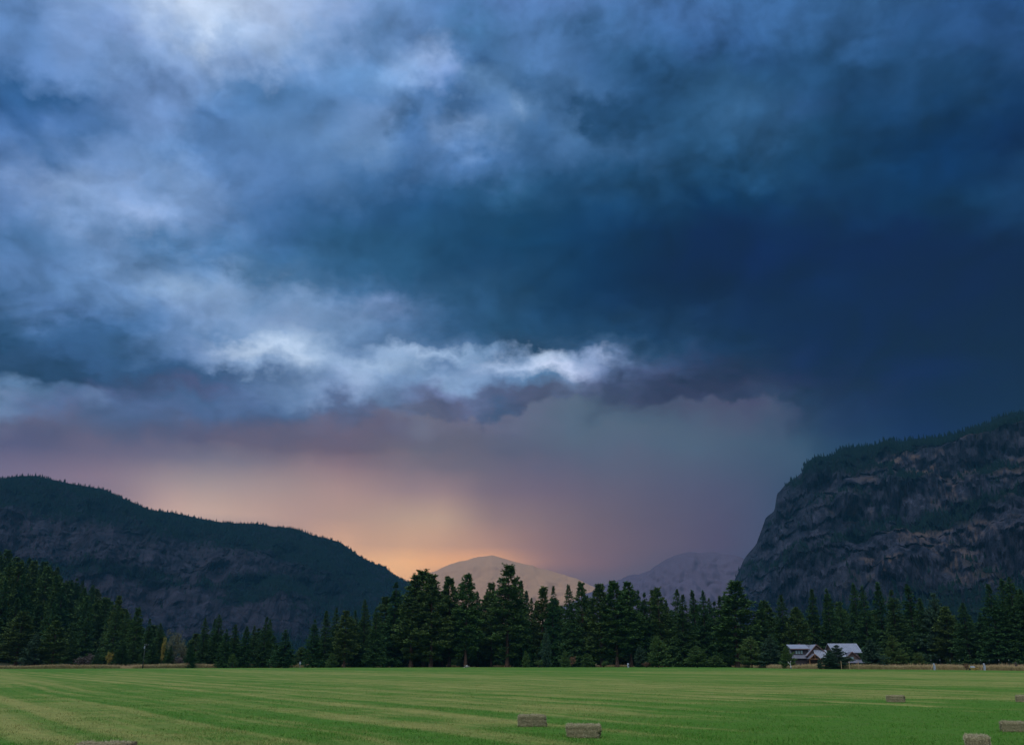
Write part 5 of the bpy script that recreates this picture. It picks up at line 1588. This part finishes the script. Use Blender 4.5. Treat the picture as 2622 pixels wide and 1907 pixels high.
o = empty('driftwood_snag', base_at(2024, 262))
tag(o, 'pale forked dead snag in the dry grass left of the gabled house', 'snag')
m = MB()
for a, b, r0, r1 in (((0, 0, -0.1), (-0.05, 0, 1.0), 0.20, 0.15), ((-0.05, 0, 1.0), (-0.7, 0.1, 1.95), 0.14, 0.06), ((-0.05, 0, 1.0), (-0.12, 0, 1.5), 0.13, 0.10), ((-0.12, 0, 1.5), (0.05, 0.05, 2.1), 0.10, 0.04)):
    m.tube(a, b, r0, r1, n=7)
m.build('trunk', M_GREYW, o, True)
m = MB()
m.tube((-0.4, 0.06, 1.55), (-0.85, -0.1, 1.6), 0.05, 0.02, n=5)
m.tube((-0.02, 0.02, 1.8), (0.25, 0.0, 2.2), 0.04, 0.02, n=5)
m.build('branch', M_GREYW, o, True)

o = empty('utility_pole', base_at(367, 292), 0.1)
tag(o, 'grey utility pole with a crossarm against the dark firs', 'utility pole')
m = MB()
m.tube((0, 0, -0.3), (0.05, 0, 7.0), 0.16, 0.12, n=8)
m.build('pole', M_POLE, o, True)
m = MB()
m.box((-0.2, -0.19, 6.62), (1.15, -0.10, 6.78))
m.build('crossarm', M_POLE, o)
for x in (-0.08, 0.5, 1.05):
    m = MB()
    m.tube((x, -0.145, 6.782), (x, -0.145, 6.98), 0.05, 0.03, n=6)
    m.build('insulator', M_WHITEP, o)
m = MB()
m.tube((0.02, -0.36, 5.6), (0.02, -0.36, 6.4), 0.20, n=10)
m.build('transformer', M_STEEL, o)

o = empty('stump', base_at(1195, 320), 0.4)
tag(o, 'grey root-stump lying at the field edge under the slim-topped pine', 'stump')
m = MB()
rg9 = np.random.default_rng(77)
m.tube((0, 0, 0), (0.1, 0, 0.8), 0.42, 0.34, n=9)
m.build('trunk', M_GREYW, o, True)
for k in range(7):
    a = k * 0.9
    m = MB()
    m.tube((0.2 * math.cos(a), 0.2 * math.sin(a), 0.25), (1.1 * math.cos(a) * rg9.uniform(0.7, 1.3), 0.9 * math.sin(a), rg9.uniform(0.0, 0.9)), 0.14, 0.04, n=5)
    m.build('root', M_GREYW, o, True)
# ------------------------------------------------------------------ air: one even box of thin haze round the whole place, and the rain falling far up the valley
def air_box(name, lo, hi, density, g, color, label, cat):
    mb = MB()
    mb.box(lo, hi)
    m = bpy.data.materials.new(name + '_air')
    m.use_nodes = True
    nt = m.node_tree
    nt.nodes.remove(nt.nodes['Principled BSDF'])
    v = nt.nodes.new('ShaderNodeVolumePrincipled')
    v.inputs['Color'].default_value = (*color, 1)
    v.inputs['Density'].default_value = density
    v.inputs['Anisotropy'].default_value = g
    nt.links.new(v.outputs[0], nt.nodes['Material Output'].inputs['Volume'])
    tag(mb.build(name, m), label, cat, kind='stuff')


air_box('haze', (-15000, -3000, -60), (15000, 14500, 980), 5.5e-5, 0.4, (0.20, 0.68, 1.0), 'thin haze filling the valley air', 'haze')
air_box('rain', (-7000, 3150, -50), (1400, 9300, 965), 8.0e-5, 0.8, (0.98, 0.92, 0.92), 'rain curtain falling far up the valley', 'rain')
